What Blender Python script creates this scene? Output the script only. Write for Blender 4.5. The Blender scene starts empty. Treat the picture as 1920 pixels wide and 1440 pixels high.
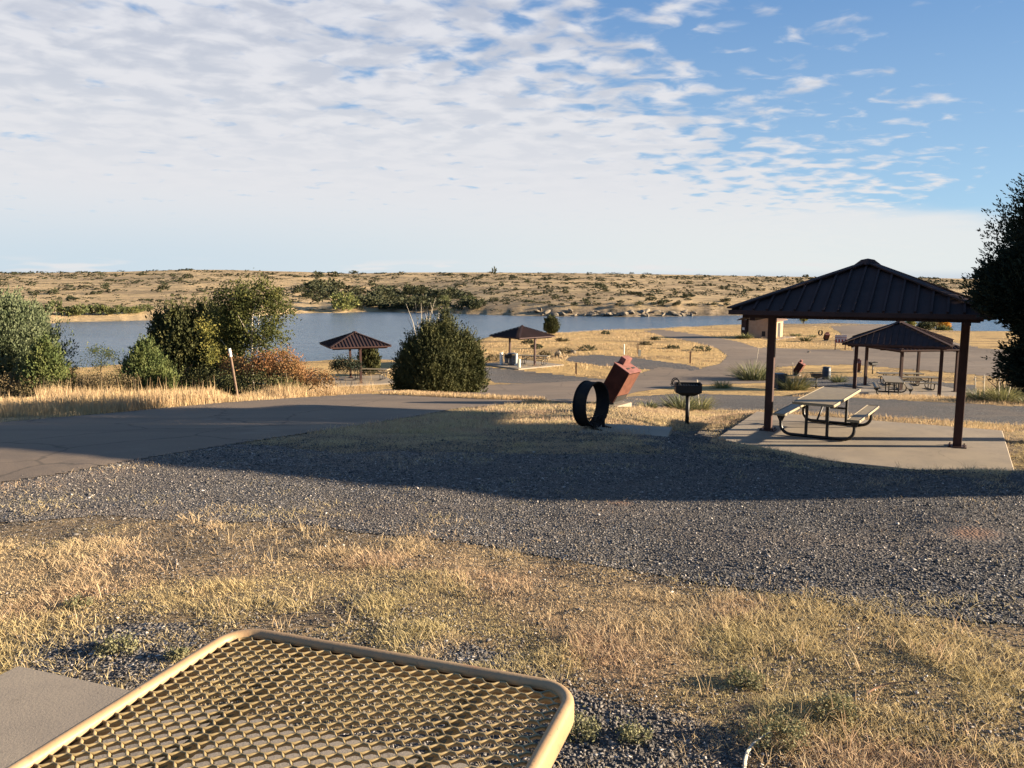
import bpy, math, random
import numpy as np
from mathutils import Vector, Matrix

# ------------------------------------------------------------------ camera
H = 1.52
PITCH = math.radians(7.5)
F = 1500.0
CT, ST = math.cos(PITCH), math.sin(PITCH)
scene = bpy.context.scene
C = scene.collection
cd = bpy.data.cameras.new("camera")
cd.sensor_width = 36.0
cd.lens = 36.0 * F / 1920.0
cd.clip_start = 0.05
cd.clip_end = 20000
cam = bpy.data.objects.new("camera", cd)
C.objects.link(cam)
cam.location = (0, 0, H)
cam.rotation_euler = (math.pi / 2 - PITCH, 0, 0)
scene.camera = cam

# ------------------------------------------------------------------ light
SUN_EL = math.radians(12.3)
SUN_AZ = math.radians(-1.5)          # measured from +X towards +Y
SUN_VEC = Vector((math.cos(SUN_EL) * math.cos(SUN_AZ), math.cos(SUN_EL) * math.sin(SUN_AZ), math.sin(SUN_EL)))
sl = bpy.data.lights.new("sun", 'SUN')
sl.energy = 5.0
sl.angle = math.radians(0.5)
sl.color = (1.0, 0.82, 0.60)
so = bpy.data.objects.new("sun", sl)
C.objects.link(so)
so.location = (30, -8, 20)
so.rotation_euler = (-SUN_VEC).to_track_quat('-Z', 'Y').to_euler()
vs = scene.view_settings
vs.view_transform = 'Standard'
vs.look = 'None'
vs.exposure = 2.2
vs.gamma = 1.0
vs.use_curve_mapping = False

# ------------------------------------------------------------------ node helper
class N:
    def __init__(s, tree):
        s.t = tree
    def new(s, typ, **kw):
        n = s.t.nodes.new(typ)
        for k, v in kw.items():
            setattr(n, k, v)
        return n
    def put(s, sock, v):
        if isinstance(v, bpy.types.NodeSocket):
            s.t.links.new(v, sock)
        elif v is not None:
            if isinstance(v, (tuple, list)) and len(v) == 3 and sock.type == 'RGBA':
                v = (*v, 1)
            sock.default_value = v
    def math(s, op, a, b=None, c=None, clamp=False):
        n = s.new('ShaderNodeMath', operation=op)
        n.use_clamp = clamp
        s.put(n.inputs[0], a)
        if b is not None: s.put(n.inputs[1], b)
        if c is not None: s.put(n.inputs[2], c)
        return n.outputs[0]
    def mix(s, f, a, b, blend='MIX'):
        n = s.new('ShaderNodeMix', data_type='RGBA', blend_type=blend)
        n.clamp_factor = True
        s.put(n.inputs[0], f); s.put(n.inputs[6], a); s.put(n.inputs[7], b)
        return n.outputs[2]
    def rng(s, v, a, b, c=0.0, d=1.0, smooth=True):
        n = s.new('ShaderNodeMapRange', interpolation_type='SMOOTHSTEP' if smooth else 'LINEAR')
        s.put(n.inputs[0], v)
        for i, x in enumerate((a, b, c, d)):
            s.put(n.inputs[i + 1], x)
        return n.outputs[0]
    def noise(s, vec, scale, detail=3, rough=0.55, dist=0.0, out=0):
        n = s.new('ShaderNodeTexNoise')
        if vec is not None: s.put(n.inputs['Vector'], vec)
        n.inputs['Scale'].default_value = scale
        n.inputs['Detail'].default_value = detail
        n.inputs['Roughness'].default_value = rough
        n.inputs['Distortion'].default_value = dist
        return n.outputs[out]
    def voro(s, vec, scale, out='Color', feature='F1'):
        n = s.new('ShaderNodeTexVoronoi', feature=feature)
        if vec is not None: s.put(n.inputs['Vector'], vec)
        n.inputs['Scale'].default_value = scale
        return n.outputs[out]
    def scalev(s, vec, sc):
        n = s.new('ShaderNodeMapping')
        s.put(n.inputs['Vector'], vec)
        n.inputs['Scale'].default_value = sc
        return n.outputs[0]
    def bump(s, h, strength=0.5, dist=0.02):
        n = s.new('ShaderNodeBump')
        n.inputs['Strength'].default_value = strength
        n.inputs['Distance'].default_value = dist
        s.put(n.inputs['Height'], h)
        return n.outputs[0]

# ------------------------------------------------------------------ world: sky and cloud sheet
w = bpy.data.worlds.new("World")
scene.world = w
w.use_nodes = True
w.node_tree.nodes.clear()
q = N(w.node_tree)
sky = q.new('ShaderNodeTexSky', sky_type='NISHITA')
sky.sun_disc = False
sky.sun_elevation = SUN_EL
sky.sun_rotation = math.pi / 2 - SUN_AZ
sky.altitude = 1500
sky.air_density = 1.0
sky.dust_density = 0.4
sky.ozone_density = 1.5
tc = q.new('ShaderNodeTexCoord')
sp = q.new('ShaderNodeSeparateXYZ')
q.put(sp.inputs[0], tc.outputs['Generated'])
dx, dy, dz = sp.outputs
zc = q.math('ADD', q.math('MAXIMUM', dz, 0.0), 0.12)
px_ = q.math('DIVIDE', dx, zc)
py_ = q.math('DIVIDE', dy, zc)
cb = q.new('ShaderNodeCombineXYZ')
q.put(cb.inputs[0], px_); q.put(cb.inputs[1], py_)
P2 = cb.outputs[0]
# where the sheet lies: all of the left, breaking up to the right
edge = q.math('SUBTRACT', q.math('SUBTRACT', q.math('MULTIPLY', q.math('SUBTRACT', py_, 2.4), 0.76), 0.02), px_)
warp = q.math('MULTIPLY', q.math('SUBTRACT', q.noise(P2, 0.8, 2, 0.5), 0.5), 1.3)
edge = q.math('ADD', edge, warp)
cov1 = q.rng(edge, -1.35, 0.85, 0.0, 1.0, smooth=False)
cov2 = q.rng(q.math('ADD', py_, q.math('MULTIPLY', q.math('SUBTRACT', q.noise(P2, 1.3, 3, 0.5), 0.5), 1.4)), 4.25, 5.0)
cov3 = q.rng(q.math('ADD', py_, q.math('MULTIPLY', px_, 0.0)), 9.0, 10.0)
mp = q.new('ShaderNodeMapping')
mp.inputs['Rotation'].default_value = (0, 0, math.radians(-38))
mp.inputs['Scale'].default_value = (4.6, 5.4, 1.0)
q.put(mp.inputs['Vector'], P2)
nz = q.noise(mp.outputs[0], 1.6, 4, 0.5, 0.3)
mp2 = q.new('ShaderNodeMapping')
mp2.inputs['Rotation'].default_value = (0, 0, math.radians(-20))
mp2.inputs['Scale'].default_value = (1.5, 2.2, 1.0)
q.put(mp2.inputs['Vector'], P2)
nl = q.noise(mp2.outputs[0], 1.1, 3, 0.5, 0.4)
nn = q.math('ADD', q.math('MULTIPLY', nz, 0.72), q.math('MULTIPLY', nl, 0.28))
thr = q.rng(cov1, 0.0, 1.0, 0.64, 0.275, smooth=False)
dens = q.rng(q.math('SUBTRACT', nn, thr), -0.045, 0.15)
dens = q.math('MAXIMUM', dens, q.math('MULTIPLY', cov2, 0.97))
# lighter and darker parts of the sheet
sheet = q.noise(mp.outputs[0], 1.25, 4, 0.52, 0.3)
tone = q.mix(q.rng(dz, 0.07, 0.24), (0.6, 0.6, 0.6), q.rng(sheet, 0.36, 0.64))
elev = q.rng(dz, 0.0, 0.34, 0.0, 1.0, smooth=False)
white = q.mix(elev, (0.90, 0.885, 0.88), (0.74, 0.76, 0.83))
grey = q.mix(elev, (0.79, 0.815, 0.845), (0.50, 0.545, 0.66))
ccol = q.mix(tone, grey, white)
# haze band near the horizon
hz = q.rng(dz, 0.015, 0.115, 1.0, 0.0)
leftness = q.rng(dx, -0.5, 0.35, 1.0, 0.0)
hazec = q.mix(leftness, (0.80, 0.85, 0.84), (0.58, 0.72, 0.82))
ccol = q.mix(q.math('MULTIPLY', hz, 0.80), ccol, hazec)
CL = 2.13
mul = q.new('ShaderNodeVectorMath', operation='SCALE')
q.put(mul.inputs[0], ccol); mul.inputs['Scale'].default_value = CL
skyt = q.mix(1.0, sky.outputs[0], (0.26, 0.34, 0.40), 'MULTIPLY')
bl = q.new('ShaderNodeVectorMath', operation='SCALE')
q.put(bl.inputs[0], q.mix(q.rng(dz, 0.02, 0.36, smooth=False), (0.46, 0.68, 0.88), (0.125, 0.29, 0.62))); bl.inputs['Scale'].default_value = CL
skyt = q.mix(0.8, skyt, bl.outputs[0])
base = q.mix(dens, skyt, mul.outputs[0])
# low cumulus far away, just above the ridge
mpl = q.new('ShaderNodeMapping')
mpl.inputs['Scale'].default_value = (9, 9, 75)
q.put(mpl.inputs['Vector'], tc.outputs['Generated'])
cn = q.noise(mpl.outputs[0], 1.0, 3, 0.5)
band = q.math('MULTIPLY', q.rng(dz, 0.003, 0.010), q.rng(dz, 0.013, 0.026, 1.0, 0.0))
cm = q.math('MULTIPLY', q.rng(cn, 0.52, 0.62), band)
m2 = q.new('ShaderNodeVectorMath', operation='SCALE')
m2.inputs[0].default_value = (0.84, 0.83, 0.83); m2.inputs['Scale'].default_value = CL
base = q.mix(q.math('MULTIPLY', cm, 0.8), base, m2.outputs[0])
lowb = q.rng(dz, 0.0, 0.012, 1.0, 0.0)
m3 = q.new('ShaderNodeVectorMath', operation='SCALE')
m3.inputs[0].default_value = (0.55, 0.63, 0.74); m3.inputs['Scale'].default_value = CL
base = q.mix(q.math('MULTIPLY', lowb, 0.6), base, m3.outputs[0])
bg = q.new('ShaderNodeBackground')
bg.inputs['Strength'].default_value = 0.10
q.put(bg.inputs['Color'], base)
wo = q.new('ShaderNodeOutputWorld')
q.t.links.new(bg.outputs[0], wo.inputs[0])

# ------------------------------------------------------------------ numeric helpers
RS = np.random.RandomState
def smooth(a, b, x):
    t = np.clip((np.asarray(x, float) - a) / (b - a), 0, 1)
    return t * t * (3 - 2 * t)
_tab = RS(7).rand(256, 256)
def vn(x, y, seed=0):
    x = np.asarray(x, float) + seed * 17.31; y = np.asarray(y, float) + seed * 9.77
    xi = np.floor(x).astype(int); yi = np.floor(y).astype(int)
    fx = x - xi; fy = y - yi
    fx = fx * fx * (3 - 2 * fx); fy = fy * fy * (3 - 2 * fy)
    a = _tab[xi % 256, yi % 256]; b = _tab[(xi + 1) % 256, yi % 256]
    c = _tab[xi % 256, (yi + 1) % 256]; d = _tab[(xi + 1) % 256, (yi + 1) % 256]
    return (a * (1 - fx) + b * fx) * (1 - fy) + (c * (1 - fx) + d * fx) * fy
def fbm(x, y, seed=0, o=3):
    s = 0; a = 0.5; t = 0
    for i in range(o):
        s = s + a * vn(x * 2 ** i, y * 2 ** i, seed + i * 3); t += a; a *= 0.5
    return s / t

def slope_of(py):
    v = (720 - py) / F
    return (-ST + v * CT) / (CT + v * ST)
def ray(px, py):
    u = (px - 960) / F; v = (720 - py) / F
    yy = CT + v * ST
    return u / yy, (-ST + v * CT) / yy           # X/Y and (z-H)/Y
def proj(X, Y, Z):
    X = np.asarray(X, float); Y = np.asarray(Y, float); Z = np.asarray(Z, float)
    dep = Y * CT - (Z - H) * ST
    up = Y * ST + (Z - H) * CT
    dep = np.where(dep < 0.05, 0.05, dep)
    return 960 + F * X / dep, 720 - F * up / dep

# ------------------------------------------------------------------ terrain
_kY = np.array([-60, -10, 0, 3.2, 6, 9, 12, 14, 16, 18, 21, 24, 27, 31, 35, 43, 50, 58, 66, 90, 110, 150, 200, 400])
_kZ = np.array([0.9, 0.2, 0.02, -0.03, -0.26, -0.52, -0.80, -1.03, -1.24, -1.42, -1.62, -1.90, -2.35, -3.15, -3.98, -4.78, -5.28, -5.78, -5.72, -6.2, -6.8, -7.9, -8.5, -8.6])
_ty = np.linspace(-60, 400, 4601)
_tz = np.interp(_ty, _kY, _kZ)
_k = np.exp(-0.5 * (np.arange(-25, 26) / 10.0) ** 2); _k /= _k.sum()
_tz = np.convolve(np.pad(_tz, 25, mode='edge'), _k, mode='valid')
SH_AZ = [(-400, 86), (0, 88), (200, 90), (740, 98), (800, 108), (860, 122), (905, 136), (1000, 160), (1200, 174), (1400, 194), (1560, 204), (1700, 190), (1800, 168), (2000, 160), (2400, 160)]
FS_AZ = [(-400, 168), (0, 186), (200, 196), (350, 210), (470, 226), (560, 243), (700, 253), (800, 250), (860, 240), (1000, 226), (1200, 222), (1400, 230), (1560, 240), (1800, 250), (2400, 250)]
RG = [(-400, 514), (0, 511), (180, 510.5), (290, 508), (350, 505.5), (450, 506.5), (560, 509.5), (660, 513), (760, 511), (900, 511), (1050, 512), (1200, 514), (1320, 516), (1460, 518.5), (1700, 521), (1850, 522.5), (2400, 523)]
WATER = -9.0
SC = np.array([6.92, 15.62]); E1 = np.array([0.876, -0.482]); E2 = np.array([0.482, 0.876])
SLABZ = -1.63
def _ray(px, py):
    u = (px - 960) / F; v = (720 - py) / F; yy = CT + v * ST
    return u / yy, (-ST + v * CT) / yy
PA = (_ray(664, 600)[0] * 57.0, 57.0, H + _ray(664, 646)[1] * 57.0 - 2.57)
PB = (_ray(979, 600)[0] * 67.0, 67.0, H + _ray(979, 629.5)[1] * 67.0 - 2.57 * 0.93)
P2_ = (_ray(1688, 600)[0] * 35.2, 35.2, H + _ray(1684, 643)[1] * 35.2 - 2.57 * 0.98 + 0.05)
P3_ = (_ray(1712, 600)[0] * 49.0, 49.0, H + _ray(1712, 650)[1] * 49.0 - 2.57)
PADS = [PA, PB, P2_, P3_]
def zt(X, Y, micro=True):
    X = np.asarray(X, float); Y = np.asarray(Y, float)
    r = np.hypot(X, Y)
    z = np.interp(Y, _ty, _tz)
    z = z - 0.58 * smooth(1.5, 6.5, X) * smooth(7.0, 11, Y) * (1 - smooth(20, 30, Y))
    z = z + 0.10 * smooth(0.5, 6, X) * (1 - smooth(7, 9.5, Y)) * smooth(2, 5, Y)
    # the ground left of the track sinks a little before the bushes
    z = z - 0.25 * smooth(-2, -9, X) * smooth(19, 26, Y) * (1 - smooth(40, 60, Y))
    # flat pad under the near shelter
    du = np.abs((X - SC[0]) * E1[0] + (Y - SC[1]) * E1[1]); dv = np.abs((X - SC[0]) * E2[0] + (Y - SC[1]) * E2[1])
    m = np.maximum(du, dv)
    z = z + (SLABZ - 0.05 - z) * (1 - smooth(2.3, 4.2, m))
    if micro:
        amp = 0.045 * (1 - smooth(9, 16, r))
        z = z + amp * (fbm(X * 1.3, Y * 1.3, 3) - 0.5) * smooth(0, 2, np.abs(r))
        z = z + 0.9 * smooth(40, 90, r) * (fbm(X / 22.0, Y / 16.0, 11) - 0.5)
    for (qx, qy, qz) in PADS:
        z = z + (qz - 0.09 - z) * (1 - smooth(3.4, 6.5, np.hypot(X - qx, Y - qy)))
    Yc = np.maximum(Y, 0.5)
    tp = np.clip(960 + F * X / Yc, -2600, 4500)
    front = (1 - smooth(48, 72, np.degrees(np.abs(np.arctan2(X, Y)))))
    sn = np.interp(tp, [a for a, b in SH_AZ], [b for a, b in SH_AZ]) + 5 * (fbm(tp / 60.0, tp * 0, 21) - 0.5)
    sf = np.interp(tp, [a for a, b in FS_AZ], [b for a, b in FS_AZ]) + 6 * (fbm(tp / 45.0, tp * 0, 22) - 0.5)
    t = smooth(-26, 9, Y - sn)
    zf = z + (-11.0 - z) * t * (1 - 0) 
    # make the crossing with the water level sit on the shoreline
    z1 = np.where(Y > sn - 26, np.minimum(zf, np.interp(Y - sn, [-26, -8, 0, 10, 40], [-2, -7.9, -9.0, -9.9, -11])), z)
    z1 = np.where(Y < sn - 26, z, z1)
    RR = 620.0
    yr = np.interp(tp, [a for a, b in RG], [b for a, b in RG])
    zr = H + (522.5 - yr) / F * RR
    tt = np.clip((Y - sf) / (RR - sf), 0, 1)
    und = 1.8 * (fbm(X / 60.0, Y / 60.0, 31) - 0.5) * smooth(0, 0.2, tt) * (1 - smooth(0.7, 0.95, tt))
    und = und + 0.35 * (fbm(X / 9.0, Y / 9.0, 33) - 0.5) * smooth(0, 0.05, tt) * (1 - smooth(0.8, 1.0, tt))
    bank = 2.2 * smooth(0, 0.05, tt) * smooth(820, 1120, tp) + 1.2 * smooth(0, 0.03, tt)
    draw = -3.5 * np.exp(-((tp - 740) / 120.0) ** 2) * smooth(0.02, 0.2, tt) * (1 - smooth(0.5, 0.9, tt))
    zh = -9.6 + 0.6 * smooth(0, 0.004, tt) + (zr + 9.0) * tt ** 0.95 + bank * (1 - tt) ** 2 + und + draw
    zh = np.where(Y > RR, zr - (Y - RR) * 0.0035, zh)
    zh = np.where(Y < sf, np.minimum(-9.6, z1 * 0 - 9.6), zh)
    zz = np.where(Y > (sn + sf) * 0.5, np.where(Y < sf, -11 + 1.4 * smooth(-25, 0, Y - sf), zh), z1)
    return np.where(front > 0, z + (zz - z) * front, z)

def G(px, py, off=0.0):
    """the point of the terrain seen at a pixel of the photograph"""
    a, s = ray(px, py)
    Ys = np.concatenate([np.linspace(1.0, 40, 1600), np.linspace(40, 700, 6600)])
    d = (H + s * Ys) - zt(a * Ys, Ys)
    i = np.argmax(d < 0)
    if i == 0: i = len(Ys) - 1
    Y = Ys[i]
    return Vector((a * Y, Y, float(zt(a * Y, Y)) + off))
def at_depth(px, Y):
    a, s = ray(px, 600)
    X = a * Y
    return Vector((X, Y, float(zt(X, Y))))
def hgt(px, py, Y):
    return H + ray(px, py)[1] * Y

# ------------------------------------------------------------------ mesh helpers
def mesh_obj(name, V, Fs, mat=None, parent=None, smooth_=False, attr=None):
    V = np.asarray(V, np.float32); Fs = np.asarray(Fs, np.int32)
    me = bpy.data.meshes.new(name)
    nv, nf, k = len(V), len(Fs), Fs.shape[1]
    me.vertices.add(nv); me.loops.add(nf * k); me.polygons.add(nf)
    me.vertices.foreach_set('co', V.ravel())
    me.loops.foreach_set('vertex_index', Fs.ravel())
    me.polygons.foreach_set('loop_start', np.arange(nf, dtype=np.int32) * k)
    me.polygons.foreach_set('loop_total', np.full(nf, k, np.int32))
    if smooth_: me.polygons.foreach_set('use_smooth', np.ones(nf, bool))
    if attr is not None:
        a = me.attributes.new('rnd', 'FLOAT', 'POINT')
        a.data.foreach_set('value', np.asarray(attr, np.float32))
    me.update(calc_edges=True)
    o = bpy.data.objects.new(name, me)
    C.objects.link(o)
    if mat: me.materials.append(mat)
    if parent: o.parent = parent
    return o

class MB:
    """collects simple shapes into one mesh"""
    def __init__(s): s.v = []; s.f = []
    def add(s, vs, fs):
        b = len(s.v); s.v += [tuple(p) for p in vs]; s.f += [tuple(i + b for i in f) for f in fs]
    def box(s, c, size, M=None, bev=0.0):
        hx, hy, hz = size[0] / 2, size[1] / 2, size[2] / 2
        if bev <= 0:
            vs = [Vector((sx * hx, sy * hy, sz * hz)) for sz in (-1, 1) for sy in (-1, 1) for sx in (-1, 1)]
            fs = [(0, 2, 3, 1), (4, 5, 7, 6), (0, 1, 5, 4), (2, 6, 7, 3), (0, 4, 6, 2), (1, 3, 7, 5)]
        else:
            pts = []
            b = bev
            for z, ins in ((-hz, b), (-hz + b, 0), (hz - b, 0), (hz, b)):
                x, y = hx - ins, hy - ins
                c_ = b * 0.6
                for (ax, ay) in ((x, -y + c_), (x, y - c_), (x - c_, y), (-x + c_, y), (-x, y - c_), (-x, -y + c_), (-x + c_, -y), (x - c_, -y)):
                    pts.append(Vector((ax, ay, z)))
            vs = pts; fs = [tuple(range(7, -1, -1)), tuple(range(24, 32))]
            for k in range(3):
                for i in range(8):
                    j = (i + 1) % 8
                    fs.append((k * 8 + i, k * 8 + j, k * 8 + 8 + j, k * 8 + 8 + i))
        if M is not None: vs = [M @ p for p in vs]
        c = Vector(c)
        s.add([p + c for p in vs], fs)
    def prism(s, poly, z0, z1):
        n = len(poly)
        vs = [(p[0], p[1], z0) for p in poly] + [(p[0], p[1], z1) for p in poly]
        fs = [tuple(range(n - 1, -1, -1)), tuple(range(n, 2 * n))]
        for i in range(n):
            j = (i + 1) % n; fs.append((i, j, n + j, n + i))
        s.add(vs, fs)
    def bar(s, a, b, wx, wy, up=(0, 0, 1)):
        a = Vector(a); b = Vector(b); d = (b - a); L = d.length; d.normalize()
        u = Vector(up)
        if abs(d.dot(u)) > 0.98: u = Vector((1, 0, 0))
        x = d.cross(u).normalized(); y = x.cross(d).normalized()
        vs = []
        for p in (a, b):
            for (i, j) in ((-1, -1), (1, -1), (1, 1), (-1, 1)):
                vs.append(p + x * (i * wx / 2) + y * (j * wy / 2))
        s.add(vs, [(3, 2, 1, 0), (4, 5, 6, 7), (0, 1, 5, 4), (1, 2, 6, 5), (2, 3, 7, 6), (3, 0, 4, 7)])
    def tube(s, path, r, n=8, cap=True, closed=False):
        path = [Vector(p) for p in path]; m = len(path)
        rs = r if isinstance(r, (list, tuple)) else [r] * m
        d0 = (path[1] - path[0]).normalized()
        u = d0.orthogonal().normalized()
        vs = []
        for i, p in enumerate(path):
            if closed: d = (path[(i + 1) % m] - path[i - 1]).normalized()
            elif i == 0: d = path[1] - path[0]
            elif i == m - 1: d = path[-1] - path[-2]
            else: d = (path[i + 1] - path[i - 1])
            d = d.normalized()
            u = (u - d * u.dot(d)).normalized()
            v = d.cross(u)
            for k in range(n):
                a = 2 * math.pi * k / n
                vs.append(p + (u * math.cos(a) + v * math.sin(a)) * rs[i])
        fs = []
        for i in range(m if closed else m - 1):
            for k in range(n):
                a = i * n + k; b = i * n + (k + 1) % n
                i2 = (i + 1) % m
                fs.append((a, b, i2 * n + (k + 1) % n, i2 * n + k))
        if cap and not closed:
            fs.append(tuple(range(n - 1, -1, -1))); fs.append(tuple(range((m - 1) * n, m * n)))
        s.add(vs, fs)
    def lathe(s, prof, c=(0, 0, 0), n=20, M=None):
        vs = []
        for (r, z) in prof:
            for k in range(n):
                a = 2 * math.pi * k / n
                p = Vector((r * math.cos(a), r * math.sin(a), z))
                if M is not None: p = M @ p
                vs.append(p + Vector(c))
        fs = []
        for i in range(len(prof) - 1):
            for k in range(n):
                j = (k + 1) % n
                fs.append((i * n + k, i * n + j, (i + 1) * n + j, (i + 1) * n + k))
        s.add(vs, fs)
    def build(s, name, mat, parent=None, sm=False):
        me = bpy.data.meshes.new(name)
        me.from_pydata([tuple(p) for p in s.v], [], s.f)
        me.update()
        if sm:
            for p in me.polygons: p.use_smooth = True
        me.materials.append(mat)
        o = bpy.data.objects.new(name, me)
        C.objects.link(o)
        if parent: o.parent = parent
        return o

def tag(o, label=None, cat=None, group=None, kind=None):
    if label: o['label'] = label
    if cat: o['category'] = cat
    if group: o['group'] = group
    if kind: o['kind'] = kind
    return o
def empty(name, loc, rz=0.0, label=None, cat=None, group=None, sc=1.0):
    o = bpy.data.objects.new(name, None)
    C.objects.link(o)
    o.empty_display_size = 0.2
    o.location = loc; o.rotation_euler = (0, 0, rz); o.scale = (sc, sc, sc)
    return tag(o, label, cat, group)
def copy_tree(o, parent=None):
    c = o.copy(); C.objects.link(c); c.parent = parent
    for ch in [x for x in list(o.children)]:
        copy_tree(ch, c)
    return c
def inst(proto, loc, rz, label, group=None, sc=1.0, first=None):
    c = copy_tree(proto)
    c.location = loc; c.rotation_euler = (0, 0, rz)
    c.scale = (sc, sc, sc) if not isinstance(sc, tuple) else sc
    c['label'] = label
    if group: c['group'] = group
    return c

# ------------------------------------------------------------------ materials
def mat(name, rough=0.8, spec=0.3):
    m = bpy.data.materials.new(name); m.use_nodes = True
    t = m.node_tree; t.nodes.clear()
    n = N(t)
    b = n.new('ShaderNodeBsdfPrincipled'); o = n.new('ShaderNodeOutputMaterial')
    t.links.new(b.outputs[0], o.inputs[0])
    b.inputs['Roughness'].default_value = rough
    b.inputs['Specular IOR Level'].default_value = spec
    pos = n.new('ShaderNodeNewGeometry').outputs['Position']
    obj = n.new('ShaderNodeTexCoord').outputs['Object']
    return m, n, b, pos, obj
def simple(name, col, col2=None, scale=8.0, rough=0.6, metal=0.0, bump=0.0, spec=0.3, lo=0.35, hi=0.65):
    m, n, b, pos, obj = mat(name, rough, spec)
    col2 = col2 or tuple(c * 0.7 for c in col)
    f = n.rng(n.noise(obj, scale, 5, 0.6), lo, hi)
    n.put(b.inputs['Base Color'], n.mix(f, col, col2))
    b.inputs['Metallic'].default_value = metal
    if bump: n.put(b.inputs['Normal'], n.bump(n.noise(obj, scale * 6, 3), bump, 0.01))
    return m

def leafy(name, cols, scale=1.2, trans=0.25, rough=0.7):
    """foliage: per-leaf attribute plus clump noise"""
    m, n, b, pos, obj = mat(name, rough, 0.15)
    at = n.new('ShaderNodeAttribute'); at.attribute_name = 'rnd'
    cl = n.rng(n.noise(obj, scale, 2, 0.5), 0.38, 0.62)
    c = n.mix(cl, cols[0], cols[1])
    c = n.mix(n.math('MULTIPLY', n.rng(at.outputs['Fac'], 0.5, 1.0), 0.75), c, cols[2])
    n.put(b.inputs['Base Color'], c)
    tr = n.new('ShaderNodeBsdfTranslucent')
    n.put(tr.inputs['Color'], c)
    mx = n.new('ShaderNodeMixShader'); mx.inputs[0].default_value = trans
    o = [x for x in n.t.nodes if x.type == 'OUTPUT_MATERIAL'][0]
    n.t.links.new(b.outputs[0], mx.inputs[1]); n.t.links.new(tr.outputs[0], mx.inputs[2])
    n.t.links.new(mx.outputs[0], o.inputs[0])
    return m

# ground: dry turf and soil
def ground_mat():
    m, n, b, pos, obj = mat('dry_ground', 0.95, 0.1)
    sep = n.new('ShaderNodeSeparateXYZ'); n.put(sep.inputs[0], pos)
    dist = n.math('SQRT', n.math('ADD', n.math('MULTIPLY', sep.outputs[0], sep.outputs[0]), n.math('MULTIPLY', sep.outputs[1], sep.outputs[1])))
    far = n.rng(dist, 150, 200)
    big = n.rng(n.noise(pos, 0.5, 4, 0.6), 0.38, 0.62)
    mid = n.rng(n.noise(pos, 2.4, 5, 0.65), 0.36, 0.64)
    fine = n.rng(n.noise(pos, 38, 4, 0.7), 0.3, 0.7)
    straw = n.mix(big, (0.34, 0.245, 0.14), (0.25, 0.185, 0.11))
    soil = n.mix(fine, (0.16, 0.125, 0.095), (0.07, 0.06, 0.055))
    near = n.mix(n.math('MULTIPLY', mid, 0.75), straw, soil)
    near = n.mix(n.math('MULTIPLY', fine, 0.35), near, (0.07, 0.055, 0.04))
    # mid field: pale gold grass with brown scrubby streaks
    sv = n.scalev(pos, (0.5, 1.1, 1.0))
    st = n.rng(n.noise(sv, 0.16, 5, 0.62), 0.47, 0.66)
    st2 = n.rng(n.noise(pos, 0.6, 4, 0.7), 0.45, 0.7)
    field = n.mix(st2, (0.40, 0.27, 0.115), (0.27, 0.185, 0.085))
    field = n.mix(n.math('MULTIPLY', st, 0.75), field, (0.15, 0.105, 0.06))
    # far hillside
    hv = n.scalev(pos, (0.55, 1.0, 1.0))
    h1 = n.rng(n.noise(hv, 0.028, 5, 0.6), 0.42, 0.62)
    h2 = n.rng(n.noise(hv, 0.16, 5, 0.72), 0.49, 0.62)
    hill = n.mix(h1, (0.42, 0.305, 0.165), (0.26, 0.19, 0.11))
    hill = n.mix(n.math('MULTIPLY', h2, 0.65), hill, (0.12, 0.10, 0.055))
    hill = n.mix(n.math('MULTIPLY', n.rng(n.noise(pos, 1.1, 2, 0.6), 0.55, 0.7), 0.5), hill, (0.10, 0.075, 0.045))
    bank = n.math('MULTIPLY', n.rng(sep.outputs[2], -8.6, -5.0, 1.0, 0.0), n.rng(sep.outputs[0], -20, 25))
    hill = n.mix(n.math('MULTIPLY', bank, 0.8), hill, n.mix(n.rng(n.noise(pos, 0.5, 4, 0.7), 0.42, 0.58), (0.085, 0.068, 0.048), (0.20, 0.155, 0.11)))
    c = n.mix(n.rng(dist, 22, 34), near, field)
    c = n.mix(far, c, hill)
    n.put(b.inputs['Base Color'], c)
    hgt_ = n.math('ADD', n.noise(pos, 40, 5, 0.7), n.math('MULTIPLY', n.noise(pos, 5, 3), 2.0))
    hgt_ = n.math('ADD', hgt_, n.math('MULTIPLY', n.noise(pos, 0.5, 4, 0.7), 8.0))
    n.put(b.inputs['Normal'], n.bump(hgt_, 0.9, 0.05))
    return m
M_ground = ground_mat()
_g1 = G(1822, 1003); _g2 = G(1160, 945)
STAINS = [(_g1.x, _g1.y, 0.24), (_g2.x, _g2.y, 0.16)]

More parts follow.
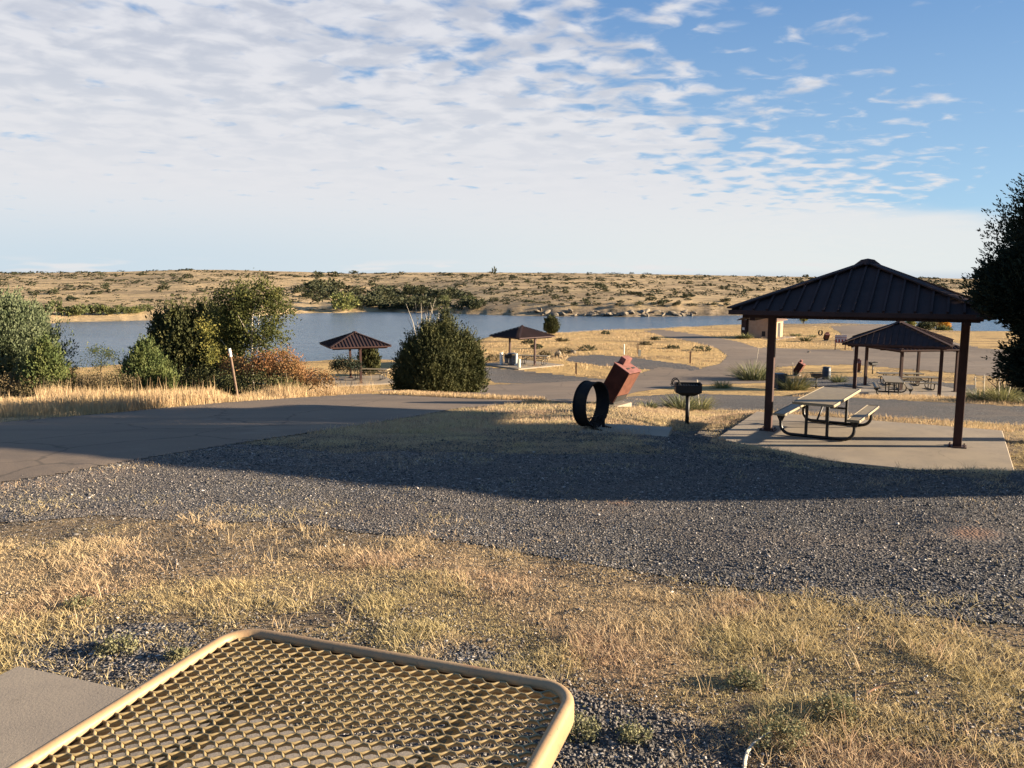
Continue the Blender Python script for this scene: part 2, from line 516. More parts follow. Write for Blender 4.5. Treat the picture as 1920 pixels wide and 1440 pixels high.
def gravel_mat():
    m, n, b, pos, obj = mat('blue_grey_gravel', 0.85, 0.3)
    cell = n.voro(pos, 55, 'Color')
    bw = n.new('ShaderNodeSeparateColor'); n.put(bw.inputs[0], cell)
    v = bw.outputs[0]
    c = n.mix(n.rng(v, 0.1, 0.8), (0.042, 0.040, 0.038), (0.118, 0.105, 0.094))
    c = n.mix(n.rng(v, 0.88, 0.95), c, (0.38, 0.36, 0.33))
    big = n.rng(n.noise(pos, 0.45, 4, 0.6), 0.45, 0.68)
    c = n.mix(n.math('MULTIPLY', big, 0.5), c, (0.17, 0.125, 0.09))
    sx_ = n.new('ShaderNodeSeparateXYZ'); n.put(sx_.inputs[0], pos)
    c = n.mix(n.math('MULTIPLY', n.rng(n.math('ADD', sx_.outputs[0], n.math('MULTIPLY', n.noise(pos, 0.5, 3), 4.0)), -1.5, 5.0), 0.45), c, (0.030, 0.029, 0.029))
    c = n.mix(n.math('MULTIPLY', n.rng(n.noise(n.scalev(pos, (0.6, 1.6, 1)), 0.7, 4, 0.6), 0.5, 0.65), 0.5), c, (0.125, 0.098, 0.078))
    for (gx, gy, rr0) in STAINS:
        vd = n.new('ShaderNodeVectorMath', operation='DISTANCE'); n.put(vd.inputs[0], pos); vd.inputs[1].default_value = (gx, gy, float(zt(gx, gy)))
        dd = n.math('ADD', vd.outputs['Value'], n.math('MULTIPLY', n.noise(pos, 5, 4, 0.7), rr0 * 0.9))
        c = n.mix(n.math('MULTIPLY', n.rng(dd, rr0 * 0.5, rr0 * 1.35, 1.0, 0.0), 0.9), c, (0.21, 0.115, 0.070))
    n.put(b.inputs['Base Color'], c)
    d = n.voro(pos, 55, 'Distance')
    hh = n.math('ADD', n.math('MULTIPLY', d, -1.0), n.math('MULTIPLY', n.noise(pos, 8, 3), 1.0))
    n.put(b.inputs['Normal'], n.bump(hh, 1.0, 0.022))
    return m
M_gravel = gravel_mat()

def road_mat():
    m, n, b, pos, obj = mat('worn_asphalt', 0.9, 0.2)
    v = n.rng(n.noise(pos, 0.35, 5, 0.6), 0.35, 0.65)
    f = n.rng(n.noise(pos, 60, 3, 0.7), 0.35, 0.65)
    c = n.mix(v, (0.195, 0.145, 0.102), (0.160, 0.122, 0.089))
    c = n.mix(n.math('MULTIPLY', f, 0.4), c, (0.07, 0.062, 0.055))
    cr = n.rng(n.voro(n.mix(0.25, pos, n.noise(pos, 2.0, 3, out=1)), 0.42, 'Distance', 'DISTANCE_TO_EDGE'), 0.0, 0.012, 1.0, 0.0)
    c = n.mix(n.math('MULTIPLY', cr, 0.55), c, (0.035, 0.032, 0.028))
    wear = n.rng(n.noise(n.scalev(pos, (0.10, 0.9, 1)), 1.0, 3, 0.5), 0.5, 0.68)
    c = n.mix(n.math('MULTIPLY', wear, 0.35), c, (0.085, 0.070, 0.056))
    patch = n.rng(n.noise(pos, 0.9, 4, 0.55), 0.60, 0.72)
    c = n.mix(n.math('MULTIPLY', patch, 0.45), c, (0.20, 0.165, 0.125))
    n.put(b.inputs['Base Color'], c)
    n.put(b.inputs['Normal'], n.bump(n.noise(pos, 70, 4, 0.7), 0.5, 0.006))
    return m
M_road = road_mat()

def concrete_mat(name, c1, c2):
    m, n, b, pos, obj = mat(name, 0.9, 0.2)
    v = n.rng(n.noise(pos, 1.3, 5, 0.65), 0.35, 0.65)
    c = n.mix(v, c1, c2)
    c = n.mix(n.math('MULTIPLY', n.rng(n.noise(pos, 90, 2, 0.6), 0.45, 0.75), 0.25), c, tuple(x * 0.5 for x in c2))
    st = n.rng(n.noise(pos, 3.5, 4, 0.6), 0.62, 0.75)
    c = n.mix(n.math('MULTIPLY', st, 0.35), c, (0.10, 0.075, 0.05))
    ck = n.rng(n.voro(n.mix(0.35, pos, n.noise(pos, 1.5, 4, out=1)), 0.55, 'Distance', 'DISTANCE_TO_EDGE'), 0.0, 0.004, 1.0, 0.0)
    c = n.mix(n.math('MULTIPLY', ck, 0.45), c, (0.07, 0.055, 0.045))
    sp2 = n.rng(n.noise(pos, 26, 3, 0.6), 0.68, 0.74)
    c = n.mix(n.math('MULTIPLY', sp2, 0.5), c, (0.09, 0.07, 0.055))
    n.put(b.inputs['Base Color'], c)
    n.put(b.inputs['Normal'], n.bump(n.noise(pos, 120, 3, 0.7), 0.35, 0.004))
    return m
M_conc = concrete_mat('weathered_concrete', (0.27, 0.225, 0.17), (0.22, 0.185, 0.145))

def water_mat():
    m, n, b, pos, obj = mat('lake_water', 0.22, 0.5)
    n.put(b.inputs['Base Color'], n.mix(n.rng(n.noise(n.scalev(pos, (0.3, 1, 1)), 0.03, 3), 0.4, 0.6), (0.040, 0.078, 0.115), (0.062, 0.100, 0.140)))
    b.inputs['IOR'].default_value = 1.33
    wv = n.scalev(pos, (0.55, 1.3, 1.0))
    hh = n.math('ADD', n.noise(wv, 1.1, 4, 0.6), n.math('MULTIPLY', n.noise(wv, 0.25, 2), 1.4))
    n.put(b.inputs['Normal'], n.bump(hh, 1.0, 0.30))
    return m
M_water = water_mat()

M_brown = simple('brown_steel', (0.056, 0.029, 0.025), (0.040, 0.022, 0.019), 3.0, 0.6, 0.0, 0.0, 0.15)
M_roof = simple('brown_roof_panel', (0.046, 0.028, 0.026), (0.034, 0.022, 0.021), 1.2, 0.75, 0.0, 0.0, 0.08)
M_rust = simple('red_brown_bin_steel', (0.050, 0.020, 0.016), (0.034, 0.014, 0.012), 4.0, 0.85, 0.0, 0.2, 0.05)  # body colour darkened to stand for its shaded side
M_rust_lit = simple('sunlit_bin_front', (0.135, 0.060, 0.042), (0.10, 0.045, 0.033), 5.0, 0.85, 0.0, 0.1, 0.05)  # lighter copy of the bin steel, sunlight put into its colour
M_rust2 = simple('sunlit_bin_lid', (0.19, 0.088, 0.078), (0.14, 0.066, 0.058), 5.0, 0.85, 0.0, 0.1, 0.05)  # paler copy for lid and flap, sunlight put into the colour
M_black = simple('black_steel', (0.012, 0.012, 0.013), (0.020, 0.017, 0.015), 6.0, 0.5, 0.0, 0.15)
M_char = simple('charred_steel', (0.010, 0.011, 0.014), (0.022, 0.018, 0.015), 7.0, 0.8, 0.0, 0.3, 0.08)
M_tan = simple('tan_coated_steel', (0.265, 0.20, 0.10), (0.22, 0.165, 0.08), 5.0, 0.42, 0.0, 0.04, 0.45)
M_tanfar = simple('tan_table_coating', (0.24, 0.195, 0.12), (0.19, 0.155, 0.10), 9.0, 0.5, 0.0, 0.1)
M_white = simple('white_plastic', (0.72, 0.72, 0.66), (0.62, 0.62, 0.57), 6.0, 0.5)
M_cream = simple('cream_post', (0.62, 0.57, 0.40), (0.5, 0.46, 0.33), 6.0, 0.7)
M_wood = simple('weathered_wood', (0.27, 0.15, 0.085), (0.17, 0.10, 0.06), 9.0, 0.85, 0.0, 0.3)
M_stake = simple('grey_stake_wood', (0.19, 0.125, 0.085), (0.13, 0.09, 0.065), 9.0, 0.9)
M_bluebin = simple('dark_blue_plastic', (0.028, 0.042, 0.062), (0.020, 0.030, 0.045), 4.0, 0.5)
M_galv = simple('galvanised_steel', (0.20, 0.215, 0.25), (0.085, 0.095, 0.12), 6.0, 0.35, 0.6)
M_bark = simple('grey_bark', (0.12, 0.085, 0.06), (0.06, 0.045, 0.035), 10.0, 0.95, 0.0, 0.6)
M_pale = simple('bleached_branch', (0.50, 0.44, 0.34), (0.36, 0.31, 0.24), 8.0, 0.9)
M_stucco = simple('tan_block_wall', (0.36, 0.235, 0.155), (0.31, 0.20, 0.13), 2.0, 0.9, 0.0, 0.3)
M_dark = simple('dark_opening', (0.03, 0.025, 0.022), (0.02, 0.018, 0.016), 2.0, 0.8)
M_rock = simple('brown_rock', (0.20, 0.145, 0.11), (0.09, 0.07, 0.06), 3.0, 0.95, 0.0, 0.8)
M_rockp = simple('pale_rock', (0.20, 0.165, 0.12), (0.085, 0.07, 0.052), 0.9, 0.95, 0.0, 0.8)
M_sign = simple('red_sign_face', (0.36, 0.075, 0.045), (0.30, 0.06, 0.04), 3.0, 0.6)
M_signw = simple('white_sign_face', (0.72, 0.66, 0.60), (0.62, 0.56, 0.50), 3.0, 0.6)
M_rv = simple('white_camper_shell', (0.70, 0.69, 0.66), (0.64, 0.63, 0.60), 1.0, 0.4)
M_glass = simple('tinted_glass', (0.02, 0.025, 0.03), (0.02, 0.02, 0.025), 1.0, 0.1)
M_rubber = simple('tyre_rubber', (0.02, 0.02, 0.02), (0.03, 0.03, 0.03), 6.0, 0.85)

L_junD = leafy('dark_juniper_leaf', [(0.042, 0.048, 0.019), (0.064, 0.068, 0.025), (0.125, 0.115, 0.042)], 1.4, 0.05)
L_junN = leafy('black_green_juniper_leaf', [(0.014, 0.022, 0.014), (0.020, 0.028, 0.016), (0.032, 0.038, 0.020)], 1.4, 0.1)
L_junG = leafy('bright_juniper_leaf', [(0.105, 0.125, 0.040), (0.075, 0.100, 0.035), (0.160, 0.165, 0.060)], 1.8, 0.2)
L_silver = leafy('silver_green_leaf', [(0.125, 0.150, 0.080), (0.080, 0.102, 0.050), (0.190, 0.205, 0.118)], 1.2, 0.3)
L_olive = leafy('olive_broad_leaf', [(0.090, 0.098, 0.030), (0.058, 0.070, 0.024), (0.175, 0.155, 0.042)], 1.0, 0.35)
L_yellow = leafy('yellow_green_leaf', [(0.22, 0.20, 0.055), (0.15, 0.155, 0.045), (0.34, 0.28, 0.07)], 1.5, 0.4)
L_orange = leafy('orange_leaf', [(0.48, 0.25, 0.035), (0.42, 0.20, 0.03), (0.55, 0.33, 0.06)], 1.5, 0.4)
L_rust = leafy('rust_leaf', [(0.25, 0.125, 0.055), (0.15, 0.10, 0.045), (0.34, 0.17, 0.065)], 1.0, 0.3)
L_brown = leafy('brown_twig_leaf', [(0.145, 0.110, 0.058), (0.105, 0.090, 0.045), (0.20, 0.15, 0.080)], 1.0, 0.2)
L_hill = leafy('hill_scrub_leaf', [(0.050, 0.058, 0.030), (0.065, 0.068, 0.034), (0.10, 0.095, 0.048)], 0.3, 0.1)
L_willow = leafy('willow_leaf', [(0.18, 0.19, 0.065), (0.13, 0.15, 0.055), (0.24, 0.23, 0.08)], 0.5, 0.3)
L_shore = leafy('shore_bush_leaf', [(0.11, 0.125, 0.050), (0.08, 0.095, 0.040), (0.16, 0.16, 0.07)], 0.4, 0.25)
L_straw = leafy('straw_grass', [(0.44, 0.315, 0.165), (0.40, 0.275, 0.155), (0.54, 0.42, 0.25)], 0.6, 0.3)
L_turf = leafy('dry_turf_blade', [(0.49, 0.37, 0.205), (0.43, 0.295, 0.185), (0.62, 0.50, 0.31)], 0.9, 0.3)
L_turfg = leafy('olive_turf_blade', [(0.42, 0.34, 0.165), (0.46, 0.355, 0.18), (0.58, 0.48, 0.27)], 0.9, 0.3)
L_yucca = leafy('yucca_blade', [(0.125, 0.135, 0.060), (0.095, 0.110, 0.050), (0.26, 0.23, 0.11)], 1.5, 0.15)
L_yuccay = leafy('sunlit_yucca_blade', [(0.22, 0.21, 0.085), (0.16, 0.165, 0.065), (0.34, 0.29, 0.13)], 1.5, 0.2)

def stone_mat(name, c1, c2, c3):
    m, n, b, pos, obj = mat(name, 0.8, 0.3)
    at = n.new('ShaderNodeAttribute'); at.attribute_name = 'rnd'
    c = n.mix(n.rng(at.outputs['Fac'], 0.0, 0.85, smooth=False), c1, c2)
    c = n.mix(n.rng(at.outputs['Fac'], 0.90, 0.97), c, c3)
    n.put(b.inputs['Base Color'], c)
    return m
M_stone = stone_mat('gravel_stone', (0.038, 0.037, 0.037), (0.150, 0.134, 0.118), (0.40, 0.36, 0.32))

# ------------------------------------------------------------------ ground sheet, gravel and roads (same grid, so they never intersect)
ROADS = [
    [(-600, 950), (0, 906), (120, 889), (240, 866), (420, 836), (540, 818), (640, 803), (740, 788), (850, 768), (950, 758), (1012, 752), (905, 749), (760, 742), (680, 738), (620, 742), (400, 757), (200, 776), (0, 793), (-600, 830)],
    [(690, 733), (760, 737), (905, 744), (1012, 750), (1075, 757), (1125, 753), (1200, 734), (1300, 722), (1440, 718), (1440, 690), (1500, 685), (1600, 684), (1700, 692), (1800, 700), (1920, 713), (2500, 760), (2500, 690), (2000, 662), (1850, 655), (1780, 640), (1740, 622), (1700, 613), (1640, 608), (1555, 612), (1580, 628), (1592, 640), (1600, 657), (1480, 654), (1420, 652), (1390, 642), (1350, 634), (1300, 626), (1240, 618), (1205, 620), (1250, 632), (1300, 641), (1345, 653), (1364, 668), (1350, 682), (1300, 695), (1240, 688), (1200, 700), (1130, 712), (1000, 719), (860, 724), (760, 728)],
]
GRAVELS = [
    [(-600, 955), (0, 905), (240, 865), (430, 833), (520, 836), (640, 852), (760, 846), (920, 851), (1100, 852), (1250, 850), (1300, 842), (1420, 858), (1560, 872), (1885, 905), (1900, 880), (2600, 960), (4200, 1180), (6500, 1500), (3600, 1480), (2300, 1290), (1920, 1175), (1700, 1155), (1500, 1125), (1300, 1095), (1100, 1055), (900, 1022), (700, 1000), (500, 978), (300, 978), (180, 968), (0, 980), (-600, 1010)],
    [(1190, 818), (1240, 808), (1330, 808), (1390, 800), (1300, 842), (1250, 850), (1215, 835)],
    [(1125, 768), (1180, 744), (1280, 738), (1440, 742), (1600, 746), (1800, 756), (1920, 763), (2600, 800), (2600, 835), (1920, 799), (1800, 791), (1600, 779), (1440, 770), (1300, 768), (1200, 762)],
    [(905, 688), (1000, 697), (1080, 706), (1140, 712), (1130, 717), (1000, 720), (930, 718), (900, 705)],
    [(1070, 668), (1120, 665), (1200, 672), (1290, 684), (1330, 696), (1290, 697), (1200, 692), (1130, 686), (1060, 676)],
    [(1440, 712), (1590, 706), (1760, 716), (1830, 722), (1830, 738), (1700, 734), (1560, 726), (1440, 722)],
]
DIRT = [
    [(20, 1215), (90, 1190), (200, 1172), (350, 1172), (380, 1200), (300, 1280), (200, 1320), (60, 1270)],
    [(740, 1200), (860, 1205), (960, 1240), (1060, 1275), (1040, 1300), (880, 1260), (760, 1230)],
    [(1040, 1290), (1180, 1330), (1300, 1350), (1400, 1400), (1400, 1480), (1020, 1600), (500, 1700), (300, 1500), (500, 1400), (900, 1350)],
]
def inpoly(px, py, poly):
    px = np.asarray(px); py = np.asarray(py)
    ins = np.zeros(px.shape, bool)
    n = len(poly)
    for i in range(n):
        x1, y1 = poly[i]; x2, y2 = poly[(i + 1) % n]
        if y1 == y2: continue
        c = ((y1 > py) != (y2 > py)) & (px < (x2 - x1) * (py - y1) / (y2 - y1) + x1)
        ins ^= c
    return ins
_a, _s = _ray(35, 1245)
CS = Vector((_a * (0.02 - H) / _s, (0.02 - H) / _s, 0.02))
UA = Vector((0.942, -0.336, 0)); WA = Vector((-0.336, -0.942, 0))
def zone(X, Y, Z=None, soft=None):
    """0 turf, 1 gravel, 2 road, 3 dark dirt, 4 concrete"""
    X = np.asarray(X, float); Y = np.asarray(Y, float)
    if Z is None: Z = zt(X, Y)
    px, py = proj(X, Y, Z)
    ok = Y > 0.8
    r = np.hypot(X, Y)
    am = np.clip(26.0 / np.maximum(r, 1.0) * 3.0, 1.5, 46)
    jx = (fbm(X * 2.2, Y * 2.2, 41, 4) - 0.5) * am * 1.2
    jy = (fbm(X * 2.2, Y * 2.2, 43, 4) - 0.5) * am
    if soft is not None:
        sd = 19 * np.clip(9.0 / np.maximum(r, 1.0), 0.2, 1.6); jx = jx + soft.randn(*X.shape) * sd * 1.5; jy = jy + soft.randn(*X.shape) * sd
    z = np.zeros(X.shape, int)
    for p in DIRT: z[inpoly(px + jx, py + jy, p) & ok] = 3
    for p in GRAVELS: z[inpoly(px + jx, py + jy, p) & ok] = 1
    for p in ROADS: z[inpoly(px + jx * 0.3, py + jy * 0.3, p) & ok] = 2
    du = (X - SC[0]) * E1[0] + (Y - SC[1]) * E1[1]; dv = (X - SC[0]) * E2[0] + (Y - SC[1]) * E2[1]
    z[(np.abs(du) < 2.5) & (np.abs(dv) < 2.35)] = 4
    ax = (X - CS.x) * UA.x + (Y - CS.y) * UA.y; aw = (X - CS.x) * WA.x + (Y - CS.y) * WA.y
    z[(ax > -0.01) & (ax < 5.2) & (aw > -0.01) & (aw < 5.2)] = 4
    return z

rows = [0.5]
while rows[-1] < 6000:
    r = rows[-1]
    hh = max(0.8, H - float(np.interp(r, _ty, _tz))) if r < 400 else 8
    dr = (3.4 if r < 14 else 1.9) * r * r / (F * hh)
    dr = min(max(dr, 0.012), r * 0.03 if r < 700 else r * 0.15)
    if 180 < r < 640: dr = min(dr, 5.0)
    rows.append(r + dr)
rows = np.array(rows)
az = np.concatenate([np.arange(-180, -62, 2.5), np.arange(-62, -38, 0.3), np.arange(-38, 38.01, 0.12), np.arange(38.3, 62, 0.3), np.arange(63.5, 178, 2.5)])
azr = np.radians(az)
Rg, Ag = np.meshgrid(rows, azr, indexing='ij')
GX = Rg * np.sin(Ag); GY = Rg * np.cos(Ag)
GZ = zt(GX, GY)
nr, na = GX.shape
idx = np.arange(nr * na).reshape(nr, na)
a_ = idx[:-1, :]; b_ = idx[1:, :]
quads = np.stack([a_, np.roll(a_, -1, 1), np.roll(b_, -1, 1), b_], -1).reshape(-1, 4)
GV = np.stack([GX, GY, GZ], -1).reshape(-1, 3)
cen = GV[quads].mean(1)
V0 = np.vstack([GV, [[0, 0, float(zt(0.0, 0.0))]]])
# centre disc as degenerate-free quads: pair the inner ring up with the middle point
ctr = len(GV)
disc = np.array([[ctr, (k + 2) % na, (k + 1) % na, k] for k in range(0, na - 1, 2)])
ground = mesh_obj('ground', V0, np.vstack([quads, disc]), M_ground, smooth_=True)
tag(ground, kind='structure')
fine = (np.abs(np.degrees(np.arctan2(cen[:, 0], cen[:, 1]))) < 60) & (cen[:, 1] < 170) & (cen[:, 1] > 0.8)
zn = np.full(len(quads), 0)
zn[fine] = zone(cen[fine, 0], cen[fine, 1], cen[fine, 2])
def overlay(name, sel, off, m):
    f = quads[sel]
    u, inv = np.unique(f.ravel(), return_inverse=True)
    v = GV[u].copy(); v[:, 2] += off
    o = mesh_obj(name, v, inv.reshape(-1, 4), m, smooth_=True)
    return tag(o, kind='structure')
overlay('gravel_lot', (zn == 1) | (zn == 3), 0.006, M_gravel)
overlay('road', zn == 2, 0.012, M_road)

# water and the far shore
wv = []
wr = np.array([60, 90, 130, 180, 230, 300.0]); wa = np.radians(np.arange(-70, 70.1, 2.0))
for r_ in wr:
    for a in wa: wv.append((r_ * math.sin(a), r_ * math.cos(a), WATER))
k = len(wa)
wf = [(i * k + j, i * k + j + 1, (i + 1) * k + j + 1, (i + 1) * k + j) for i in range(len(wr) - 1) for j in range(k - 1)]
tag(mesh_obj('lake_water', wv, wf, M_water), kind='structure')

# ------------------------------------------------------------------ scatter: stones and turf
def sample(n, r0, r1, rng, power=1.6, half=37.0):
    """ground positions, denser close by"""
    u = rng.rand(n); e = 2 - power
    r = (r0 ** e + u * (r1 ** e - r0 ** e)) ** (1 / e)
    a = np.radians((rng.rand(n) * 2 - 1) * half)
    return r * np.sin(a), r * np.cos(a), r
OCT = np.array([(1, 0, 0), (-0.5, 0.87, 0), (-0.5, -0.87, 0), (0.1, 0, 0.8), (0, 0.1, -0.5)], float)
OCTF = np.array([(0, 1, 3), (1, 2, 3), (2, 0, 3), (1, 0, 4), (2, 1, 4), (0, 2, 4)])
def stones(name, X, Y, size, rng, m, label):
    n = len(X)
    a = rng.rand(n) * 6.283
    ca, sa = np.cos(a), np.sin(a)
    V = np.repeat(OCT[None], n, 0) * (1 + (rng.rand(n, 5, 3) - 0.5) * 0.9)
    sx = 0.7 + 0.7 * rng.rand(n); sz = 0.45 + 0.55 * rng.rand(n)
    x = V[..., 0] * sx[:, None]; y = V[..., 1]; z = V[..., 2] * sz[:, None]
    tilt = (rng.rand(n) - 0.5) * 1.1
    y2 = y * np.cos(tilt)[:, None] - z * np.sin(tilt)[:, None]; z2 = y * np.sin(tilt)[:, None] + z * np.cos(tilt)[:, None]
    xr = x * ca[:, None] - y2 * sa[:, None]; yr = x * sa[:, None] + y2 * ca[:, None]
    s = size[:, None]
    P = np.stack([X[:, None] + xr * s, Y[:, None] + yr * s, (zt(X, Y) + 0.006)[:, None] + (z2 + 0.22) * s], -1)
    f = (OCTF[None] + (np.arange(n) * 5)[:, None, None]).reshape(-1, 3)
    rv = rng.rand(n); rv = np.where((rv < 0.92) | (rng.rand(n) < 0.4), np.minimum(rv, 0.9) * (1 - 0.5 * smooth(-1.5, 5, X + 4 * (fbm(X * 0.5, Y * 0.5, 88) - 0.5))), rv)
    o = mesh_obj(name, P.reshape(-1, 3), f, m, attr=np.repeat(rv, 5))
    return tag(o, label, 'stones', kind='stuff')
rng = RS(5)
X, Y, R = sample(520000, 1.8, 20.0, rng, 1.45, 50.0)
Z = zone(X, Y, None, rng)
keep = ((Z == 1) | (Z == 3)) & (np.hypot(X - STAINS[0][0], (Y - STAINS[0][1])) > 0.20 + 0.12 * rng.rand(len(X)))
keep |= (Z == 0) & (rng.rand(len(X)) < 0.10 + 0.40 * (fbm(X * 0.9, Y * 0.9, 61, 3) < 0.42) + 0.2 * smooth(0.5, 3, X) * (R < 7))
X, Y, R = X[keep], Y[keep], R[keep]
sz = (0.003 + 0.007 * rng.rand(len(X)) ** 2.6 + 0.010 * rng.rand(len(X)) * (rng.rand(len(X)) < 0.05)) * (1 + np.clip(R - 6, 0, 10) * 0.09)
print('stones', len(X))
stones('gravel_stones', X, Y, sz, rng, M_stone, 'loose blue grey gravel stones spread over the lot')

def blades(name, X, Y, L, W, lean, rng, m, label, cat='grass', az0=None, seg=2, Z0=None, parent=None, kind='stuff', droop=0.6):
    n = len(X)
    a = rng.rand(n) * 6.283 if az0 is None else az0
    if Z0 is None: Z0 = zt(X, Y)
    dirx, diry = np.cos(a), np.sin(a)
    th = rng.rand(n) * 6.283
    sx, sy = np.cos(th), np.sin(th)
    l1 = lean; l2 = np.clip(lean + droop * rng.rand(n), 0, 1.5)
    p0 = np.stack([X, Y, Z0], -1)
    d1 = np.stack([np.sin(l1) * dirx, np.sin(l1) * diry, np.cos(l1)], -1)
    d2 = np.stack([np.sin(l2) * dirx, np.sin(l2) * diry, np.cos(l2)], -1)
    p1 = p0 + d1 * (L * 0.55)[:, None]; p2 = p1 + d2 * (L * 0.45)[:, None]
    s = np.stack([sx, sy, np.zeros(n)], -1) * (W * 0.5)[:, None]
    V = np.stack([p0 - s, p0 + s, p1 + s * 0.8, p1 - s * 0.8, p2 + s * 0.25, p2 - s * 0.25], 1).reshape(-1, 3)
    b = (np.arange(n) * 6)[:, None]
    f = np.concatenate([b + np.array([[0, 1, 2, 3]]), b + np.array([[3, 2, 4, 5]])], 1).reshape(-1, 4)
    o = mesh_obj(name, V, f, m, parent, attr=np.repeat(rng.rand(n), 6))
    if label: tag(o, label, cat, kind=kind)
    return o

rng = RS(11)
# short matted turf: tufts of many blades
X, Y, R = sample(148000, 1.8, 24.0, rng, 1.5, 50.0)
Z = zone(X, Y, None, rng)
dens = fbm(X * 0.9, Y * 0.9, 61, 3); fine_ = fbm(X * 4.5, Y * 4.5, 62, 2)
p = smooth(0.36, 0.50, dens * 0.6 + fine_ * 0.4)
k0 = (Z == 0) & (rng.rand(len(X)) < 0.05 + 0.95 * p)
k0 |= (Z == 3) & (rng.rand(len(X)) < 0.07)
k0 |= (Z == 1) & (rng.rand(len(X)) < 0.012)
X, Y, R, dens = X[k0], Y[k0], R[k0], dens[k0]
hue = fbm(X * 0.55 + 9, Y * 0.55, 64, 3)
per = 14
def tuft(sel, name, m, label, rng, lmul=1.0):
    x, y, r = X[sel], Y[sel], R[sel]
    n = len(x)
    x = np.repeat(x, per); y = np.repeat(y, per); r = np.repeat(r, per)
    sp = 0.03 + 0.012 * r
    x = x + rng.randn(len(x)) * sp * 0.6; y = y + rng.randn(len(x)) * sp * 0.6
    L = (0.010 + 0.034 * rng.rand(len(x)) ** 2.0) * (0.45 + 1.0 * smooth(0.42, 0.62, fbm(x * 2.6, y * 2.6, 68, 2))) * (1 + 0.02 * r) * lmul
    W = (0.0013 + 0.0014 * rng.rand(len(x))) * (1 + 0.10 * r)
    zz = zone(x, y); kk = (zz != 4) & (zz != 2)
    x, y, L, W = x[kk], y[kk], L[kk], W[kk]
    lean = np.abs(rng.randn(len(x))) * 0.6 + 0.45
    blades(name, x, y, L, W, np.clip(lean, 0, 1.45), rng, m, label)
tuft(hue > 0.43, 'straw_turf', L_turf, 'short matted straw coloured turf between the gravel and the table', rng)
tuft(hue <= 0.43, 'olive_turf', L_turfg, 'short olive tinged turf patches in the dry lawn', rng)
# taller wisps
X, Y, R = sample(1200, 2.2, 22.0, rng, 1.5, 50.0)
Z = zone(X, Y); k0 = (Z == 0) & (fbm(X * 0.8, Y * 0.8, 66, 2) > 0.46)
X, Y, R = X[k0], Y[k0], R[k0]
X = np.repeat(X, 7) + rng.randn(len(X) * 7) * 0.02; Y = np.repeat(Y, 7) + rng.randn(len(Y) * 7) * 0.02
blades('dry_grass_wisps', X, Y, 0.05 + 0.08 * rng.rand(len(X)), 0.0022 + 0.0002 * np.hypot(X, Y), np.abs(rng.randn(len(X))) * 0.35 + 0.1, rng, L_turf, 'taller dry grass wisps standing out of the short turf')

# tall roadside grass in bands given by strips of the photograph
def strip(poly, n, rng, power=1.2, r0=14, r1=90):
    X, Y, R = sample(n, r0, r1, rng, power, 44)
    z = zt(X, Y); px, py = proj(X, Y, z)
    k = inpoly(px, py, poly)
    X, Y = X[k], Y[k]
    zz = zone(X, Y); k = (zz == 0)
    return X[k], Y[k]
rng = RS(21)
SA = [(-900, 835), (0, 793), (200, 776), (400, 758), (620, 742), (720, 735), (860, 724), (915, 716), (900, 708), (840, 712), (700, 700), (560, 712), (400, 738), (200, 744), (0, 752), (-900, 780)]
X, Y = strip(SA, 640000, rng, 1.0, 18, 50)
print('tall grass', len(X))
hgt_n = fbm(X * 0.35, Y * 0.35, 71, 3)
px_g = 960 + F * X / Y
L = (0.20 + 0.46 * rng.rand(len(X)) ** 1.3) * (0.40 + 1.15 * smooth(0.3, 0.68, hgt_n)) * (0.7 + 0.6 * fbm(X * 2.5, Y * 2.5, 73, 2)) * np.interp(px_g, [0, 395, 430, 600, 690, 880, 915], [0.46, 0.36, 0.15, 0.70, 1.05, 0.8, 0.5])
blades('tall_roadside_grass', X, Y, L, 0.006 + 0.009 * rng.rand(len(X)), np.abs(rng.randn(len(X))) * 0.13 + 0.02, rng, L_straw, 'tall pale straw grass along the far edge of the road', droop=0.3)
# seed stalks
k0 = rng.rand(len(X)) < 0.02
blades('grass_seed_stalks', X[k0], Y[k0], L[k0] * 1.55 + 0.1, np.full(k0.sum(), 0.012), np.abs(rng.randn(k0.sum())) * 0.1, rng, L_straw, 'thin pale seed stalks rising above the roadside grass', droop=0.2)
# yellow strip between the two tracks
SB = [(676, 733), (760, 734), (905, 741), (1020, 748), (1025, 755), (1000, 757), (905, 751), (760, 744), (680, 740)]
X, Y, R = sample(200000, 18, 28, rng, 1.0, 30)
px, py = proj(X, Y, zt(X, Y)); k0 = inpoly(px, py, SB) & (zone(X, Y) == 0); X, Y = X[k0], Y[k0]
blades('track_median_grass', X, Y, 0.05 + 0.09 * rng.rand(len(X)), np.full(len(X), 0.012), np.abs(rng.randn(len(X))) * 0.3, rng, L_straw, 'thin golden grass strip between the two tracks')
# mid field grass, rougher
SCP = [(740, 700), (915, 640), (1000, 622), (1200, 614), (1400, 612), (1560, 612), (1600, 657), (1440, 655), (1364, 668), (1300, 697), (1130, 710), (915, 690), (905, 700)]
X, Y = strip(SCP, 130000, rng, 0.9, 40, 170)
X2, Y2 = X, Y
n5 = fbm(X * 0.25, Y * 0.4, 75, 3)
k0 = n5 > 0.42; X, Y, n5 = X[k0], Y[k0], n5[k0]
blades('meadow_grass', X, Y, (0.08 + 0.14 * rng.rand(len(X))) * (0.4 + 1.0 * smooth(0.42, 0.65, n5)), np.full(len(X), 0.05), np.abs(rng.randn(len(X))) * 0.35, rng, L_straw, 'golden meadow grass between the drives and the lake')
